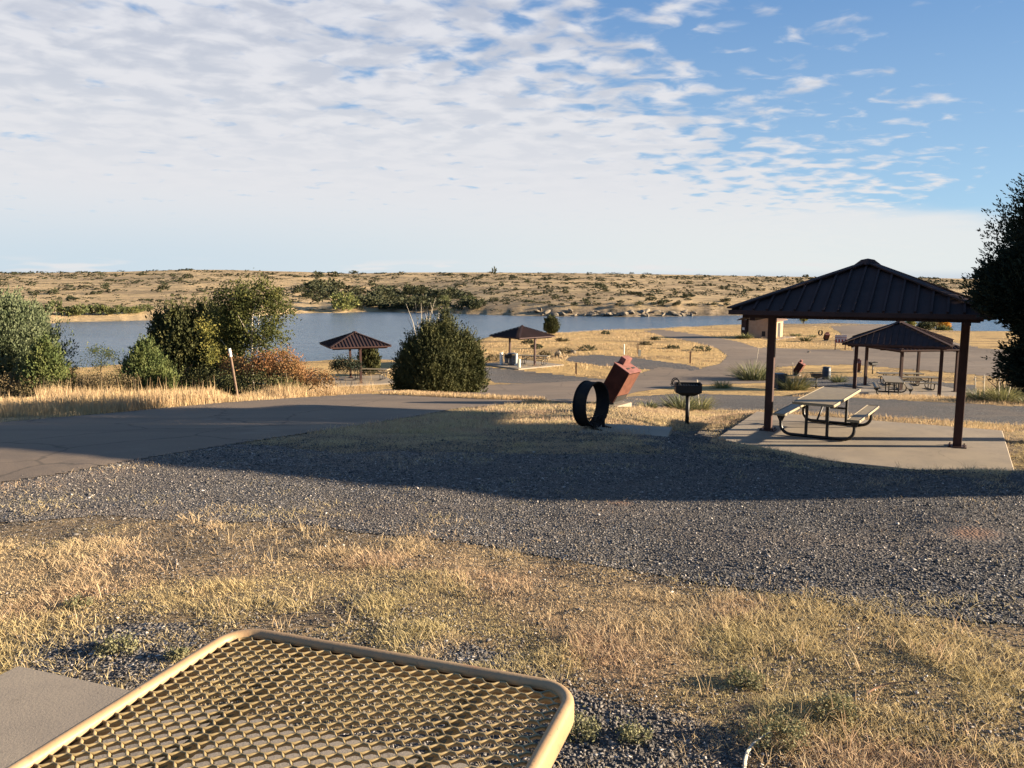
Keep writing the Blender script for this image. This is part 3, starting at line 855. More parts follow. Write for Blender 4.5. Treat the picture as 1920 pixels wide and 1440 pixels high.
# coarse lawn around the fire ring and bins
SD = [(430, 838), (560, 815), (760, 787), (960, 757), (1060, 762), (1180, 748), (1290, 735), (1440, 730), (1440, 800), (1300, 845), (1100, 855), (760, 850), (560, 846)]
X, Y = strip(SD, 150000, rng, 1.2, 12, 26)
blades('verge_grass', X, Y, 0.035 + 0.08 * rng.rand(len(X)) ** 2, np.full(len(X), 0.0075), np.abs(rng.randn(len(X))) * 0.5 + 0.1, rng, L_turf, 'short straw grass of the verge around the fire ring')
SE = [(1440, 735), (1600, 737), (1920, 752), (2400, 790), (2400, 860), (1920, 806), (1890, 812), (1600, 784), (1440, 776)]
X, Y = strip(SE, 200000, rng, 1.0, 14, 34)
blades('parking_edge_grass', X, Y, 0.05 + 0.10 * rng.rand(len(X)) ** 1.5, np.full(len(X), 0.010), np.abs(rng.randn(len(X))) * 0.4 + 0.1, rng, L_straw, 'dry grass fringes along both sides of the parking strip')

# ------------------------------------------------------------------ structures
def V3(x, y, z): return Vector((x, y, z))
def make_slab(name, ctr, e1, e2, hu, hv, top, thick, label, group=None, joints=()):
    mb = MB()
    rz = math.atan2(e1[1], e1[0])
    M = Matrix.Rotation(rz, 4, 'Z')
    mb.box((0, 0, -thick / 2), (2 * hu, 2 * hv, thick), None, 0.015)
    o = mb.build(name, M_conc)
    o.location = (ctr[0], ctr[1], top); o.rotation_euler = (0, 0, rz)
    return tag(o, label, 'concrete slab', group)

def make_shelter(label, loc, rz, a=2.12, hp=2.47, rise=0.86, four=False, rib=0.24, apost=1.74, post_w=0.15, group=None):
    """square hip-roofed picnic shelter; posts stand on its x axis"""
    t = empty('picnic_shelter', loc, rz, label, 'picnic shelter', group)
    z0 = hp + 0.10; z1 = z0 + rise
    mb = MB()
    cs = [(-a, -a), (a, -a), (a, a), (-a, a)]
    th = 0.03
    ap = (0, 0, z1)
    vs = [(x, y, z0) for x, y in cs] + [ap] + [(x, y, z0 - th) for x, y in cs]
    mb.add(vs, [(0, 1, 4), (1, 2, 4), (2, 3, 4), (3, 0, 4), (5, 8, 7, 6), (0, 5, 6, 1), (1, 6, 7, 2), (2, 7, 8, 3), (3, 8, 5, 0)])
    n = int(a / rib)
    for k in range(4):
        ang = k * math.pi / 2
        R = Matrix.Rotation(ang, 3, 'Z')
        for i in range(-n, n + 1):
            s = i * rib
            fr = 1 - abs(s) / a
            if fr < 0.06: continue
            p = R @ Vector((s, -a, 0)); q_ = R @ Vector((s, -a * (1 - fr), 0))
            A = Vector((p.x, p.y, z0 + 0.02)); B = Vector((q_.x, q_.y, z0 + rise * fr + 0.02))
            mb.bar(A, B, 0.035, 0.045)
    roof = mb.build('roof', M_roof, t)
    mb = MB()
    for x, y in cs: mb.bar((x, y, z0 + 0.045), (0, 0, z1 + 0.045), 0.17, 0.025)
    mb.lathe([(0.0, z1 + 0.11), (0.12, z1 + 0.085), (0.24, z1 - 0.01)], (0, 0, 0), 4, Matrix.Rotation(0, 4, 'Z'))
    mb.build('hip_cap', M_roof, roof)
    mb = MB()
    for i in range(4):
        x, y = cs[i]; x2, y2 = cs[(i + 1) % 4]
        d = Vector((x2 - x, y2 - y, 0)).normalized() * 0.012
        mb.bar((x + d.x, y + d.y, z0 - 0.035), (x2 - d.x, y2 - d.y, z0 - 0.035), 0.03, 0.08)
    mb.build('eave_trim', M_brown, roof)
    mb = MB()
    mb.bar((-a + 0.1, 0, z0 - 0.12), (a - 0.1, 0, z0 - 0.12), 0.12, 0.16)
    ys = (-apost, apost) if four else ()
    for y in (-a + 0.25, a - 0.25):
        mb.bar((-a + 0.2, y, z0 - 0.09), (a - 0.2, y, z0 - 0.09), 0.08, 0.1)
    for x in (-apost, apost):
        mb.bar((x, -a + 0.22, z0 - 0.12), (x, a - 0.22, z0 - 0.12), 0.10, 0.14)
    mb.build('roof_beam', M_brown, t)
    spots = [(-apost, 0), (apost, 0)] if not four else [(-apost, -apost), (apost, -apost), (-apost, apost), (apost, apost)]
    for (x, y) in spots:
        mb = MB(); mb.box((x, y, (z0 - 0.18) / 2), (post_w, post_w, z0 - 0.18), None, 0.012)
        p = mb.build('post', M_brown, t)
        mb = MB(); mb.box((x, y, 0.008), (post_w + 0.16, post_w + 0.16, 0.016))
        for i in (-1, 1):
            for j in (-1, 1):
                mb.lathe([(0.014, 0.0), (0.014, 0.05), (0, 0.055)], (x + i * (post_w / 2 + 0.045), y + j * (post_w / 2 + 0.045), 0.0), 6)
        mb.build('base_plate', M_brown, p)
    return t

def frame_mb(y, halfseat=0.70, seat_z=0.44, top_z=0.70, r=0.032):
    mb = MB()
    path = []
    R = 0.20; zb = r
    path.append((-halfseat, y, seat_z - 0.01)); path.append((-halfseat, y, zb + R))
    for k in range(1, 7):
        a = math.pi / 2 * k / 6
        path.append((-halfseat + R - R * math.cos(a), y, zb + R - R * math.sin(a)))
    for k in range(7):
        a = math.pi / 2 * k / 6
        path.append((halfseat - R + R * math.sin(a), y, zb + R - R * math.cos(a)))
    path.append((halfseat, y, seat_z - 0.01))
    mb.tube(path, r, 8)
    for s in (-1, 1):
        mb.tube([(s * 0.20, y, zb), (s * 0.20, y, top_z)], r * 0.95, 8)
        mb.bar((s * halfseat - 0.13, y, seat_z), (s * halfseat + 0.13, y, seat_z), 0.05, 0.02)
        mb.add([(s * halfseat - 0.10, y - 0.01, seat_z - 0.01), (s * halfseat + 0.10, y - 0.01, seat_z - 0.01), (s * halfseat + 0.03, y - 0.01, seat_z - 0.16), (s * halfseat - 0.03, y - 0.01, seat_z - 0.16),
                (s * halfseat - 0.10, y + 0.01, seat_z - 0.01), (s * halfseat + 0.10, y + 0.01, seat_z - 0.01), (s * halfseat + 0.03, y + 0.01, seat_z - 0.16), (s * halfseat - 0.03, y + 0.01, seat_z - 0.16)],
               [(0, 1, 2, 3), (7, 6, 5, 4), (0, 4, 5, 1), (1, 5, 6, 2), (2, 6, 7, 3), (3, 7, 4, 0)])
    mb.bar((-0.30, y, top_z), (0.30, y, top_z), 0.05, 0.03)
    mb.tube([(-0.20, y, 0.36), (0.20, y, 0.36)], r * 0.7, 8)
    return mb

def round_rect(hx, hy, r, n=7):
    pts = []
    for (cx, cy, a0) in ((hx - r, hy - r, 0), (-hx + r, hy - r, 90), (-hx + r, -hy + r, 180), (hx - r, -hy + r, 270)):
        for k in range(n + 1):
            a = math.radians(a0 + 90 * k / n)
            pts.append((cx + r * math.cos(a), cy + r * math.sin(a)))
    return pts

def plate(hx, hy, z, lip, r, inner=0.02, mat_z=0.012, cx=0.0, cy=0.0):
    """a sheet with a rolled rim hanging down around it"""
    mb = MB()
    prof = [(-inner, -mat_z), (-inner + 0.002, -0.003), (-inner * 0.55, 0.0), (-0.004, -0.003), (0.0, -0.012), (0.0, -lip), (-0.012, -lip)]
    n = None
    for d, dz_ in prof:
        pts = round_rect(hx + d, hy + d, r + d * 0.8)
        n = len(pts)
        mb.v += [(cx + p[0], cy + p[1], z + dz_) for p in pts]
    for i in range(len(prof) - 1):
        for k in range(n):
            j = (k + 1) % n
            mb.f.append((i * n + k, (i + 1) * n + k, (i + 1) * n + j, i * n + j))
    return mb

def make_table(label, loc, rz, L=2.4, W=0.76, seatL=2.4, group=None):
    t = empty('picnic_table', loc, rz, label, 'picnic table', group)
    mb = plate(W / 2, L / 2, 0.76, 0.05, 0.05)
    pts = round_rect(W / 2 - 0.02, L / 2 - 0.02, 0.035)
    b = len(mb.v); n = len(pts)
    mb.v += [(p[0], p[1], 0.752) for p in pts] + [(p[0], p[1], 0.745) for p in pts]
    mb.f.append(tuple(range(b, b + n))); mb.f.append(tuple(range(b + 2 * n - 1, b + n - 1, -1)))
    top = mb.build('tabletop', M_tanfar, t)
    for s in (-1, 1):
        mb = plate(0.125, seatL / 2, 0.46, 0.045, 0.04, 0.018, 0.01, s * 0.70)
        pts = round_rect(0.107, seatL / 2 - 0.018, 0.03)
        b = len(mb.v); n = len(pts)
        mb.v += [(s * 0.70 + p[0], p[1], 0.452) for p in pts] + [(s * 0.70 + p[0], p[1], 0.446) for p in pts]
        mb.f.append(tuple(range(b, b + n))); mb.f.append(tuple(range(b + 2 * n - 1, b + n - 1, -1)))
        mb.build('bench_seat', M_tanfar, t)
    for y in (-L / 2 + 0.42, L / 2 - 0.42):
        frame_mb(y).build('frame', M_black, t)
    for s in (-1, 1):
        mb = MB(); mb.tube([(0, s * (L / 2 - 0.42), 0.36), (0, s * 0.22, 0.71)], 0.02, 6); mb.build('brace', M_black, t)
    mb = MB(); mb.bar((0, -L / 2 + 0.3, 0.725), (0, L / 2 - 0.3, 0.725), 0.05, 0.02); mb.build('support_strip', M_black, t)
    return t

# near shelter
rz1 = math.atan2(E1[1], E1[0])
make_slab('shelter_slab', SC, E1, E2, 2.52, 2.38, SLABZ, 0.16, 'square concrete slab under the nearest picnic shelter')
shelter = make_shelter('large brown hip-roofed picnic shelter nearest the camera beside the juniper', (SC[0] - 0.02, SC[1] + 0.08, SLABZ), rz1)
tbl = make_table('tan picnic table under the nearest shelter, half in sun', (6.56, 16.42, SLABZ + 0.001), rz1 - math.radians(4.5), L=2.7, W=0.80, seatL=2.2)

def place(proto, px, py, rz, label, group=None, dz=0.0, sc=1.0):
    return inst(proto, G(px, py, dz), rz, label, group, sc)

# shelters by the lake and on the right
gA = at_depth(664, 57.0); gB = at_depth(979, 67.0)
shA = inst(shelter, (gA.x, gA.y, hgt(664, 646, 57.0) - 2.57), math.atan2(0.92, -0.39), 'brown picnic shelter at the lake edge left of the big round juniper')
shB = inst(shelter, (gB.x, gB.y, hgt(979, 629.5, 67.0) - 2.57*0.93), math.atan2(0.77, -0.64), 'brown picnic shelter on the green lawn right of the big round juniper', None, 0.93)
g2 = at_depth(1688, 35.2)
z2 = P2_[2]
sh2 = inst(shelter, (g2.x, g2.y, z2), math.radians(-29), 'ribbed brown picnic shelter framed between the posts of the nearest one', None, 0.98)
mb = MB(); mb.box((0, 0, -0.08), (5.2, 4.6, 0.16), None, 0.01)
o = mb.build('shelter_slab', M_conc); o.location = (g2.x + 0.1, g2.y + 0.5, z2 + 0.0); o.rotation_euler = (0, 0, math.radians(-29))
tag(o, 'concrete slab under the ribbed shelter behind the nearest one', 'concrete slab')
g3 = at_depth(1712, 49.0)
z3 = hgt(1712, 650, 49.0) - 2.57
sh3 = make_shelter('four-post picnic shelter showing below the eave of the ribbed shelter', (g3.x, g3.y, z3), math.radians(8), four=True, apost=1.8)
mb = MB(); mb.box((0, 0, -0.08), (5.4, 5.4, 0.16), None, 0.01)
o = mb.build('shelter_slab', M_conc); o.location = (g3.x, g3.y, z3); o.rotation_euler = (0, 0, math.radians(8))
tag(o, 'farthest right concrete slab, under the four-post shelter', 'concrete slab')
for (c, nm, zz, e) in ((gA, 'A', shA.location.z, rz1), (gB, 'B', shB.location.z, rz1)):
    mb = MB(); mb.box((0, 0, -0.1), (5.0, 5.0, 0.2), None, 0.01)
    o = mb.build('shelter_slab', M_conc); o.location = (c.x, c.y, zz + 0.0); o.rotation_euler = (0, 0, shA.rotation_euler[2] if nm == 'A' else shB.rotation_euler[2])
    tag(o, 'concrete slab under the lake edge shelter left of the round juniper' if nm == 'A' else 'concrete slab under the shelter behind the white posts', 'concrete slab')
tg = 'tan picnic tables under shelters'
inst(tbl, (g2.x + 0.35, g2.y + 1.1, z2 + 0.001), math.radians(-21), 'tan picnic table with black frame under the ribbed shelter', None, 0.97)
inst(tbl, (g3.x + 0.1, g3.y - 0.4, z3 + 0.001), math.radians(84), 'picnic table seen side-on under the four-post shelter, nearer of two', None)
inst(tbl, (g3.x + 0.2, g3.y + 1.6, z3 + 0.001), math.radians(84), 'picnic table at the back of the four-post shelter, farther of two', None)
inst(tbl, (gB.x + 1.0, gB.y - 0.2, shB.location.z + 0.001), math.radians(68), 'picnic table under the shelter behind the white posts', None)
inst(tbl, (gA.x + 1.0, gA.y + 0.6, shA.location.z + 0.001), math.radians(80), 'pale picnic table half hidden in tall grass under the lake edge shelter', None)

# ------------------------------------------------------------------ foreground table with expanded metal top
TZ = 0.76
UA = Vector((0.942, -0.336, 0)); WA = Vector((-0.336, -0.942, 0))
tabA = Vector((-0.612, 1.700, 0))                     # far left corner (square corner before rounding)
TW, TL = 0.795, 2.30
tc_ = tabA + UA * (TW / 2) + WA * (TL / 2)
fg = empty('picnic_table', (tc_.x, tc_.y, 0.0), math.atan2(UA.y, UA.x), 'large tan table with expanded metal top in the foreground', 'picnic table')
# local x = UA, local y = -WA (towards the lake)
rim = plate(TW / 2, TL / 2, TZ, 0.058, 0.085, 0.024, 0.014)
rim.v = []; rim.f = []
prof = []
for k in range(9):
    a = math.radians(200 - 200 * k / 8)
    prof.append((-0.0125 + 0.0125 * math.cos(a), -0.0125 + 0.0125 * math.sin(a)))
prof += [(0.0, -0.042), (-0.003, -0.052), (-0.010, -0.052), (-0.010, -0.030)]
NB = 12
for d, dz_ in prof:
    pts = round_rect(TW / 2 + d, TL / 2 + d, 0.080 + d, NB)
    rim.v += [(p[0], p[1], TZ + dz_) for p in pts]
n_ = len(pts)
for i in range(len(prof) - 1):
    for k in range(n_):
        j = (k + 1) % n_
        rim.f.append((i * n_ + k, (i + 1) * n_ + k, (i + 1) * n_ + j, i * n_ + j))

def rim_mat():
    m, n, b, pos, obj = mat('coated_rim', 0.5, 0.4)
    v = n.rng(n.noise(obj, 6, 4, 0.6), 0.35, 0.65)
    c = n.mix(v, (0.30, 0.205, 0.11), (0.26, 0.17, 0.088))
    wear = n.rng(n.noise(obj, 14, 5, 0.7), 0.56, 0.70)
    c = n.mix(n.math('MULTIPLY', wear, 0.6), c, (0.25, 0.115, 0.055))
    spk = n.rng(n.noise(obj, 90, 2, 0.6), 0.66, 0.72)
    c = n.mix(n.math('MULTIPLY', spk, 0.5), c, (0.10, 0.07, 0.045))
    n.put(b.inputs['Base Color'], c)
    n.put(b.inputs['Normal'], n.bump(n.noise(obj, 110, 3, 0.6), 0.25, 0.002))
    return m
M_rim = rim_mat()
rim.build('rim', M_rim, fg, sm=True)
LWD, SWD = 0.0490, 0.0270
def xmetal():
    hx, hy, rr = TW / 2 - 0.024, TL / 2 - 0.024, 0.060
    tw, tt_ = 0.0108, 0.0024            # strand width and thickness
    tilt = math.radians(118)
    ns = int(2 * hy / (SWD / 2)) + 1
    step = 10
    xs = np.arange(-hx, hx, LWD / step)
    Vs = []; Fs = []; base = 0
    for k in range(ns):
        yc = -hy + k * SWD / 2
        ph = (xs / LWD) % 1.0
        # flat bonds, straight diagonals
        tri = np.abs(((ph + 0.0) % 1.0) - 0.5) * 2          # 1 at 0, 0 at .5
        g = np.clip((tri - 0.5) * 1.55, -0.5, 0.5) * 2
        g = np.sin(g * math.pi / 2)
        y = yc + (1 if k % 2 == 0 else -1) * g * SWD / 4
        ay = np.abs(y)
        lim = np.where(ay > hy - rr, hx - rr + np.sqrt(np.clip(rr * rr - (ay - (hy - rr)) ** 2, 0, None)), hx)
        ok = (np.abs(xs) <= lim + 0.006) & (ay <= hy + 0.006)
        run = np.flatnonzero(ok)
        if len(run) < 3: continue
        x_ = xs[run]; y_ = y[run]
        dyx = np.gradient(y_, x_); nl_ = np.sqrt(1 + dyx ** 2)
        nx, ny = -dyx / nl_, 1 / nl_
        cs, sn_ = math.cos(tilt), math.sin(tilt)
        ring = []
        for (a, b) in ((-tw / 2, -tt_ / 2), (tw / 2, -tt_ / 2), (tw / 2, tt_ / 2), (-tw / 2, tt_ / 2)):
            h_ = a * cs - b * sn_; v_ = a * sn_ + b * cs
            ring.append(np.stack([x_ + nx * h_, y_ + ny * h_, np.full(len(x_), TZ - 0.016) + v_], -1))
        R_ = np.stack(ring, 1)
        Vs.append(R_.reshape(-1, 3))
        m_ = len(x_)
        i = np.arange(m_ - 1)[:, None] * 4
        for (p, q2) in ((0, 1), (1, 2), (2, 3), (3, 0)):
            Fs.append(np.concatenate([i + p, i + q2, i + 4 + q2, i + 4 + p], 1) + base)
        base += m_ * 4
    return np.vstack(Vs), np.vstack(Fs)
xv, xf = xmetal()
mesh_obj('mesh_tabletop', xv, xf, M_tan, fg, smooth_=False)
for s in (-1, 1):
    mb = MB(); mb.bar((s * 0.20, -TL / 2 + 0.02, TZ - 0.034), (s * 0.20, TL / 2 - 0.03, TZ - 0.040), 0.022, 0.018); mb.build('support_rail', M_tan, fg)
for s in (-1, 1):
    mb = plate(0.125, 0.85, 0.46, 0.045, 0.04, 0.018, 0.01, s * 0.74, -0.30)
    b = len(mb.v); pts = round_rect(0.107, 0.832, 0.03); n = len(pts)
    mb.v += [(s * 0.74 + p[0], -0.30 + p[1], 0.452) for p in pts]
    mb.f.append(tuple(range(b, b + n)))
    mb.build('bench_seat', M_tanfar, fg)
for y in (-0.75, 0.30):
    frame_mb(y, 0.74, 0.44, 0.71).build('frame', M_black, fg)

# concrete under it
cS = CS
sl_c = Vector((cS.x, cS.y, 0)) + UA * 2.6 + WA * 2.6
mb = MB(); mb.box((0, 0, -0.10), (5.2, 5.2, 0.20), None, 0.012)
o = mb.build('table_slab', M_conc); o.location = (sl_c.x, sl_c.y, 0.02); o.rotation_euler = (0, 0, math.atan2(UA.y, UA.x))
tag(o, 'smooth concrete slab under the foreground table', 'concrete slab')
print('slab corner', cS)

# ------------------------------------------------------------------ fire ring, bin, grill near the shelter
def make_ring(label, loc, rz):
    t = empty('fire_ring', loc, rz, label, 'fire ring')
    # axis along local x, standing on its edge
    r, w_, th = 0.40, 0.26, 0.008
    mb = MB()
    M = Matrix.Rotation(math.pi / 2, 4, 'Y')
    prof = [(r, -w_ / 2), (r + 0.014, -w_ / 2), (r + 0.014, -w_ / 2 + 0.02), (r, -w_ / 2 + 0.02), (r, w_ / 2 - 0.02), (r + 0.014, w_ / 2 - 0.02), (r + 0.014, w_ / 2), (r - th, w_ / 2), (r - th, -w_ / 2), (r, -w_ / 2)]
    mb.lathe(prof, (0, 0, r + 0.02), 56, M)
    mb.build('steel_band', M_char, t, sm=False)
    mb = MB()
    for i in range(7):
        y = -0.24 + i * 0.08
        mb.bar((0.02, y, 0.06), (0.10, y, 0.19 + 0.05 * (i % 2)), 0.012, 0.012)
    mb.bar((0.05, -0.27, 0.11), (0.05, 0.27, 0.11), 0.02, 0.02); mb.bar((0.10, -0.27, 0.20), (0.10, 0.27, 0.20), 0.02, 0.02)
    mb.build('cooking_grate', M_char, t)
    for y in (-0.16, 0.16):
        mb = MB(); mb.bar((0.16, y, 0.0), (0.16, y, 0.12), 0.05, 0.03); mb.bar((0.16, y, 0.02), (0.32, y, 0.0), 0.04, 0.02)
        mb.build('hinge_bracket', M_char, t)
    return t
gR = G(1104, 802)
fp = G(1168, 811)
mb = MB(); mb.box((0, 0, -0.05), (1.36, 1.15, 0.10), None, 0.01)
o = mb.build('fire_pad', M_conc); o.location = (fp.x + 0.02, fp.y, fp.z + 0.02); o.rotation_euler = (0, 0, math.radians(-16))
tag(o, 'small concrete pad beside the upright fire ring', 'concrete pad')
ring = make_ring('black steel fire ring tipped up on edge on its concrete pad', (gR.x - 0.02, gR.y - 0.55, fp.z + 0.022), math.radians(-37))
ring.scale = (0.9, 0.88, 0.88)

def make_bin(label, loc, rz=0.0):
    t = empty('trash_bin', loc, rz, label, 'trash bin')
    al = math.radians(30)
    xb = Vector((0.59, 0.81, 0)).normalized(); xa0 = Vector((0.81, -0.59, 0)).normalized()
    U = (xa0 * math.sin(al) + Vector((0, 0, math.cos(al)))); xa = (xa0 * math.cos(al) - Vector((0, 0, math.sin(al))))
    La, Lb, Hh = 0.46, 0.60, 0.86
    M = Matrix((xa, xb, U)).transposed()
    base = Vector((0, 0, 0.10 + La / 2 * math.sin(al)))
    cc = base + U * (Hh / 2)
    mb = MB(); mb.box(cc, (La, Lb, Hh), M.to_4x4(), 0.008)
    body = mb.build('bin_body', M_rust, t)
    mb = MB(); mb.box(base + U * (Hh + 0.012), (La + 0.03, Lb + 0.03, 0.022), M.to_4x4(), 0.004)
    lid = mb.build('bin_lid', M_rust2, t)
    for s in (-0.12, 0.14):
        mb = MB(); mb.box(base + U * (Hh + 0.028) + xb * s + xa * 0.08, (0.05, 0.12, 0.012), M.to_4x4(), 0.0)
        mb.build('lid_slot', M_dark, lid)
    mb = MB(); mb.box(base + U * (Hh + 0.10) - xa * (La / 2 - 0.075) + xb * 0.04, (0.15, Lb * 0.55, 0.18), M.to_4x4(), 0.006)
    mb.build('raised_flap', M_rust2, t)
    mb = MB()
    mb.box(base + U * 0.10 + xa * (La / 2 + 0.004), (0.012, Lb - 0.08, 0.16), M.to_4x4(), 0.0)
    mb.build('lower_dark_plate', M_dark, t)  # near-black plate across the lower front
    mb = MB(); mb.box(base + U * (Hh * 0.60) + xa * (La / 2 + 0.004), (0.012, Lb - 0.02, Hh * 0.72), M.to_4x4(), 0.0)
    mb.build('lit_front_plate', M_rust_lit, t)  # thin plate added to colour the sunlit face lighter than the body
    mb = MB(); mb.box((0.02, 0.02, 0.09), (0.34, 0.46, 0.18), Matrix.Rotation(math.atan2(xb.y, xb.x) - math.pi / 2, 4, 'Z'), 0.004)
    mb.build('pivot_stand', M_dark, t)
    mb = MB(); mb.box((0.06, 0.02, -0.02), (0.62, 0.74, 0.12), Matrix.Rotation(math.atan2(xb.y, xb.x) - math.pi / 2, 4, 'Z'), 0.01)
    mb.build('footing', M_conc, t)
    return t
gb = G(1157, 762)
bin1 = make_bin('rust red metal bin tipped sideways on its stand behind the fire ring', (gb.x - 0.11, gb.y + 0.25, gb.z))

def make_grill(label, loc, rz, h=0.66):
    t = empty('pedestal_grill', loc, rz, label, 'grill')
    mb = MB(); mb.tube([(0, 0, -0.05), (0, 0, h)], 0.045, 10); mb.build('post', M_black, t, sm=True)
    mb = MB()
    W, D, HH, T = 0.54, 0.40, 0.25, 0.008
    # open tray with a tapered floor and a front lip lower than the back
    z0 = h
    mb.bar((-W / 2, -D / 2, z0 + 0.14), (W / 2, -D / 2, z0 + 0.14), T, 0.16)
    mb.bar((-W / 2, D / 2, z0 + 0.14), (W / 2, D / 2, z0 + 0.14), T, 0.20)
    mb.bar((-W / 2, -D / 2, z0 + 0.155), (-W / 2, D / 2, z0 + 0.155), T, 0.20)
    mb.bar((W / 2, -D / 2, z0 + 0.155), (W / 2, D / 2, z0 + 0.155), T, 0.20)
    vs = [(-W / 2, -D / 2, z0 + 0.06), (W / 2, -D / 2, z0 + 0.06), (W / 2, D / 2, z0 + 0.06), (-W / 2, D / 2, z0 + 0.06), (-0.13, -0.10, z0 - 0.02), (0.13, -0.10, z0 - 0.02), (0.13, 0.10, z0 - 0.02), (-0.13, 0.10, z0 - 0.02)]
    mb.add(vs, [(0, 1, 5, 4), (1, 2, 6, 5), (2, 3, 7, 6), (3, 0, 4, 7), (4, 5, 6, 7)])
    mb.build('fire_box', M_black, t)
    mb = MB()
    for i in range(11):
        x = -0.36 + i * 0.055
        mb.bar((x, -0.17, z0 + 0.20), (x, 0.17, z0 + 0.20), 0.012, 0.012)
    mb.bar((-0.37, -0.17, z0 + 0.20), (0.20, -0.17, z0 + 0.20), 0.014, 0.014); mb.bar((-0.37, 0.17, z0 + 0.20), (0.20, 0.17, z0 + 0.20), 0.014, 0.014)
    mb.build('grate', M_black, t)
    for y in (-0.10, 0.12):
        pts = [(-0.34 + 0.055 * (1 - math.cos(a)) * 1.4, y, z0 + 0.21 + 0.13 * math.sin(a) ** 0.6) for a in [math.pi * k / 10 for k in range(11)]]
        mb = MB(); mb.tube(pts, 0.011, 6); mb.build('grate_handle', M_black, t)
    return t
gg = G(1288, 796)
grill = make_grill('black pedestal grill with two wire handles near the shelter slab', gg, math.radians(-6))

# other bins, grills, barrels and posts further back
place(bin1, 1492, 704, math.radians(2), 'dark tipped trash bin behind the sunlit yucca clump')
place(grill, 1530, 728, math.radians(0), 'pedestal grill between the sunlit yucca and the blue barrel')
place(grill, 1636, 701, math.radians(20), 'small pedestal grill on the strip beyond the ribbed shelter')
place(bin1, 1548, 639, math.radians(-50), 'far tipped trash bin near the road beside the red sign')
def make_fire2(px, py, label, rz):
    return inst(ring, G(px, py), rz, label)
make_fire2(1538, 629, 'far fire ring tipped upright behind the bin by the red sign', math.radians(-60))
rA = G(604, 700)
inst(ring, (gA.x - 2.45, gA.y - 1.5, shA.location.z + 0.05), math.radians(-62), 'fire ring on edge in the grass left of the lake edge shelter')
g_ = G(955, 686)
inst(grill, at_depth(953, 66.0), 0, 'black grill beside the left post of the shelter behind the white posts', None, 1.1)
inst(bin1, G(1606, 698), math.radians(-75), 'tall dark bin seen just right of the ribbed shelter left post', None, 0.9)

def make_barrel(label, loc, m=None):
    t = empty('trash_barrel', loc, 0, label, 'trash barrel')
    m = m or M_bluebin
    mb = MB(); mb.lathe([(0.0, 0), (0.27, 0), (0.285, 0.06), (0.30, 0.30), (0.305, 0.33), (0.30, 0.36), (0.30, 0.58), (0.305, 0.61), (0.295, 0.64), (0.27, 0.86), (0.25, 0.88), (0, 0.885)], (0, 0, 0), 22)
    b = mb.build('barrel_body', m, t, sm=True)
    mb = MB(); mb.lathe([(0.275, 0.84), (0.29, 0.85), (0.29, 0.885), (0.26, 0.90), (0.0, 0.92)], (0, 0, 0.002), 22); mb.build('lid', m, t, sm=True)
    return t
bar = make_barrel('dark blue rounded trash barrel beside the small yucca', G(1549, 711))
def make_toter(label, loc, rz):
    t = empty('trash_can', loc, rz, label, 'trash can')
    mb = MB()
    n = 4
    mb.add([(-0.22, -0.24, 0.04), (0.22, -0.24, 0.04), (0.22, 0.24, 0.04), (-0.22, 0.24, 0.04), (-0.29, -0.32, 0.92), (0.29, -0.32, 0.92), (0.29, 0.32, 0.92), (-0.29, 0.32, 0.92)],
           [(3, 2, 1, 0), (4, 5, 6, 7), (0, 1, 5, 4), (1, 2, 6, 5), (2, 3, 7, 6), (3, 0, 4, 7)])
    mb.build('can_body', M_bluebin, t)
    mb = MB(); mb.box((0, 0, 0.955), (0.64, 0.70, 0.06), None, 0.02); mb.build('lid', M_bluebin, t)
    for s in (-1, 1):
        mb = MB(); mb.lathe([(0.0, -0.03), (0.10, -0.03), (0.10, 0.03), (0, 0.03)], (s * 0.26, 0.30, 0.10), 14, Matrix.Rotation(math.pi / 2, 4, 'Y')); mb.build('wheel', M_rubber, t)
    return t
make_toter('dark blue lidded trash can just right of the near shelter left post', G(1461, 730), math.radians(10))

def make_post(name, label, loc, h, r, m, cap=None, lean=(0, 0), square=False, cat='post', group=None, capm=None):
    t = empty(name, loc, 0, label, cat, group)
    mb = MB()
    if square: mb.bar((0, 0, -0.1), (lean[0], lean[1], h), r * 2, r * 2)
    else: mb.tube([(0, 0, -0.1), (lean[0], lean[1], h)], r, 10)
    mb.build('shaft', m, t)
    if cap:
        mb = MB(); d = Vector((lean[0], lean[1], h)).normalized()
        a = Vector((lean[0], lean[1], h)) - d * cap
        mb.tube([a, Vector((lean[0], lean[1], h)) + d * 0.01], r * 1.25, 10); mb.build('cap', capm or M_white, t)
    return t
gp = G(448, 752)
make_post('marker_stake', 'leaning wooden stake with white tip by the reddish bush', gp, (752 - 655) / F * gp.y * 1.02, 0.028, M_stake, cap=0.20, lean=(-0.19, 0.02), cat='stake')
for (px, py, top, r, m, lab, sq) in [
    (1080, 702, 680, 0.06, M_wood, 'short brown wooden post on the green lawn left of the red bin', True),
    (1294, 681, 659, 0.06, M_wood, 'short brown wooden post on the dry grass point by the road fork', True),
    (1170, 665, 645, 0.055, M_white, 'slim white post behind the red bin', False),
    (1196, 663, 643, 0.04, M_wood, 'thin brown stake behind the pale utility stub', True),
    (1199, 668, 656, 0.11, M_cream, 'squat pale utility stub right of the slim white post', True),
    (940, 685, 661, 0.14, M_white, 'thick white post leftmost by the grey refuse cans', False),
    (968, 687, 663, 0.12, M_white, 'white post directly right of the grey refuse cans', False),
    (973, 691, 673, 0.14, M_cream, 'short cream bollard standing in front of the white posts', False)]:
    g = G(px, py)
    make_post('bollard' if not sq else 'wooden_post', lab, g, (py - top) / F * g.y, r, m, square=sq)
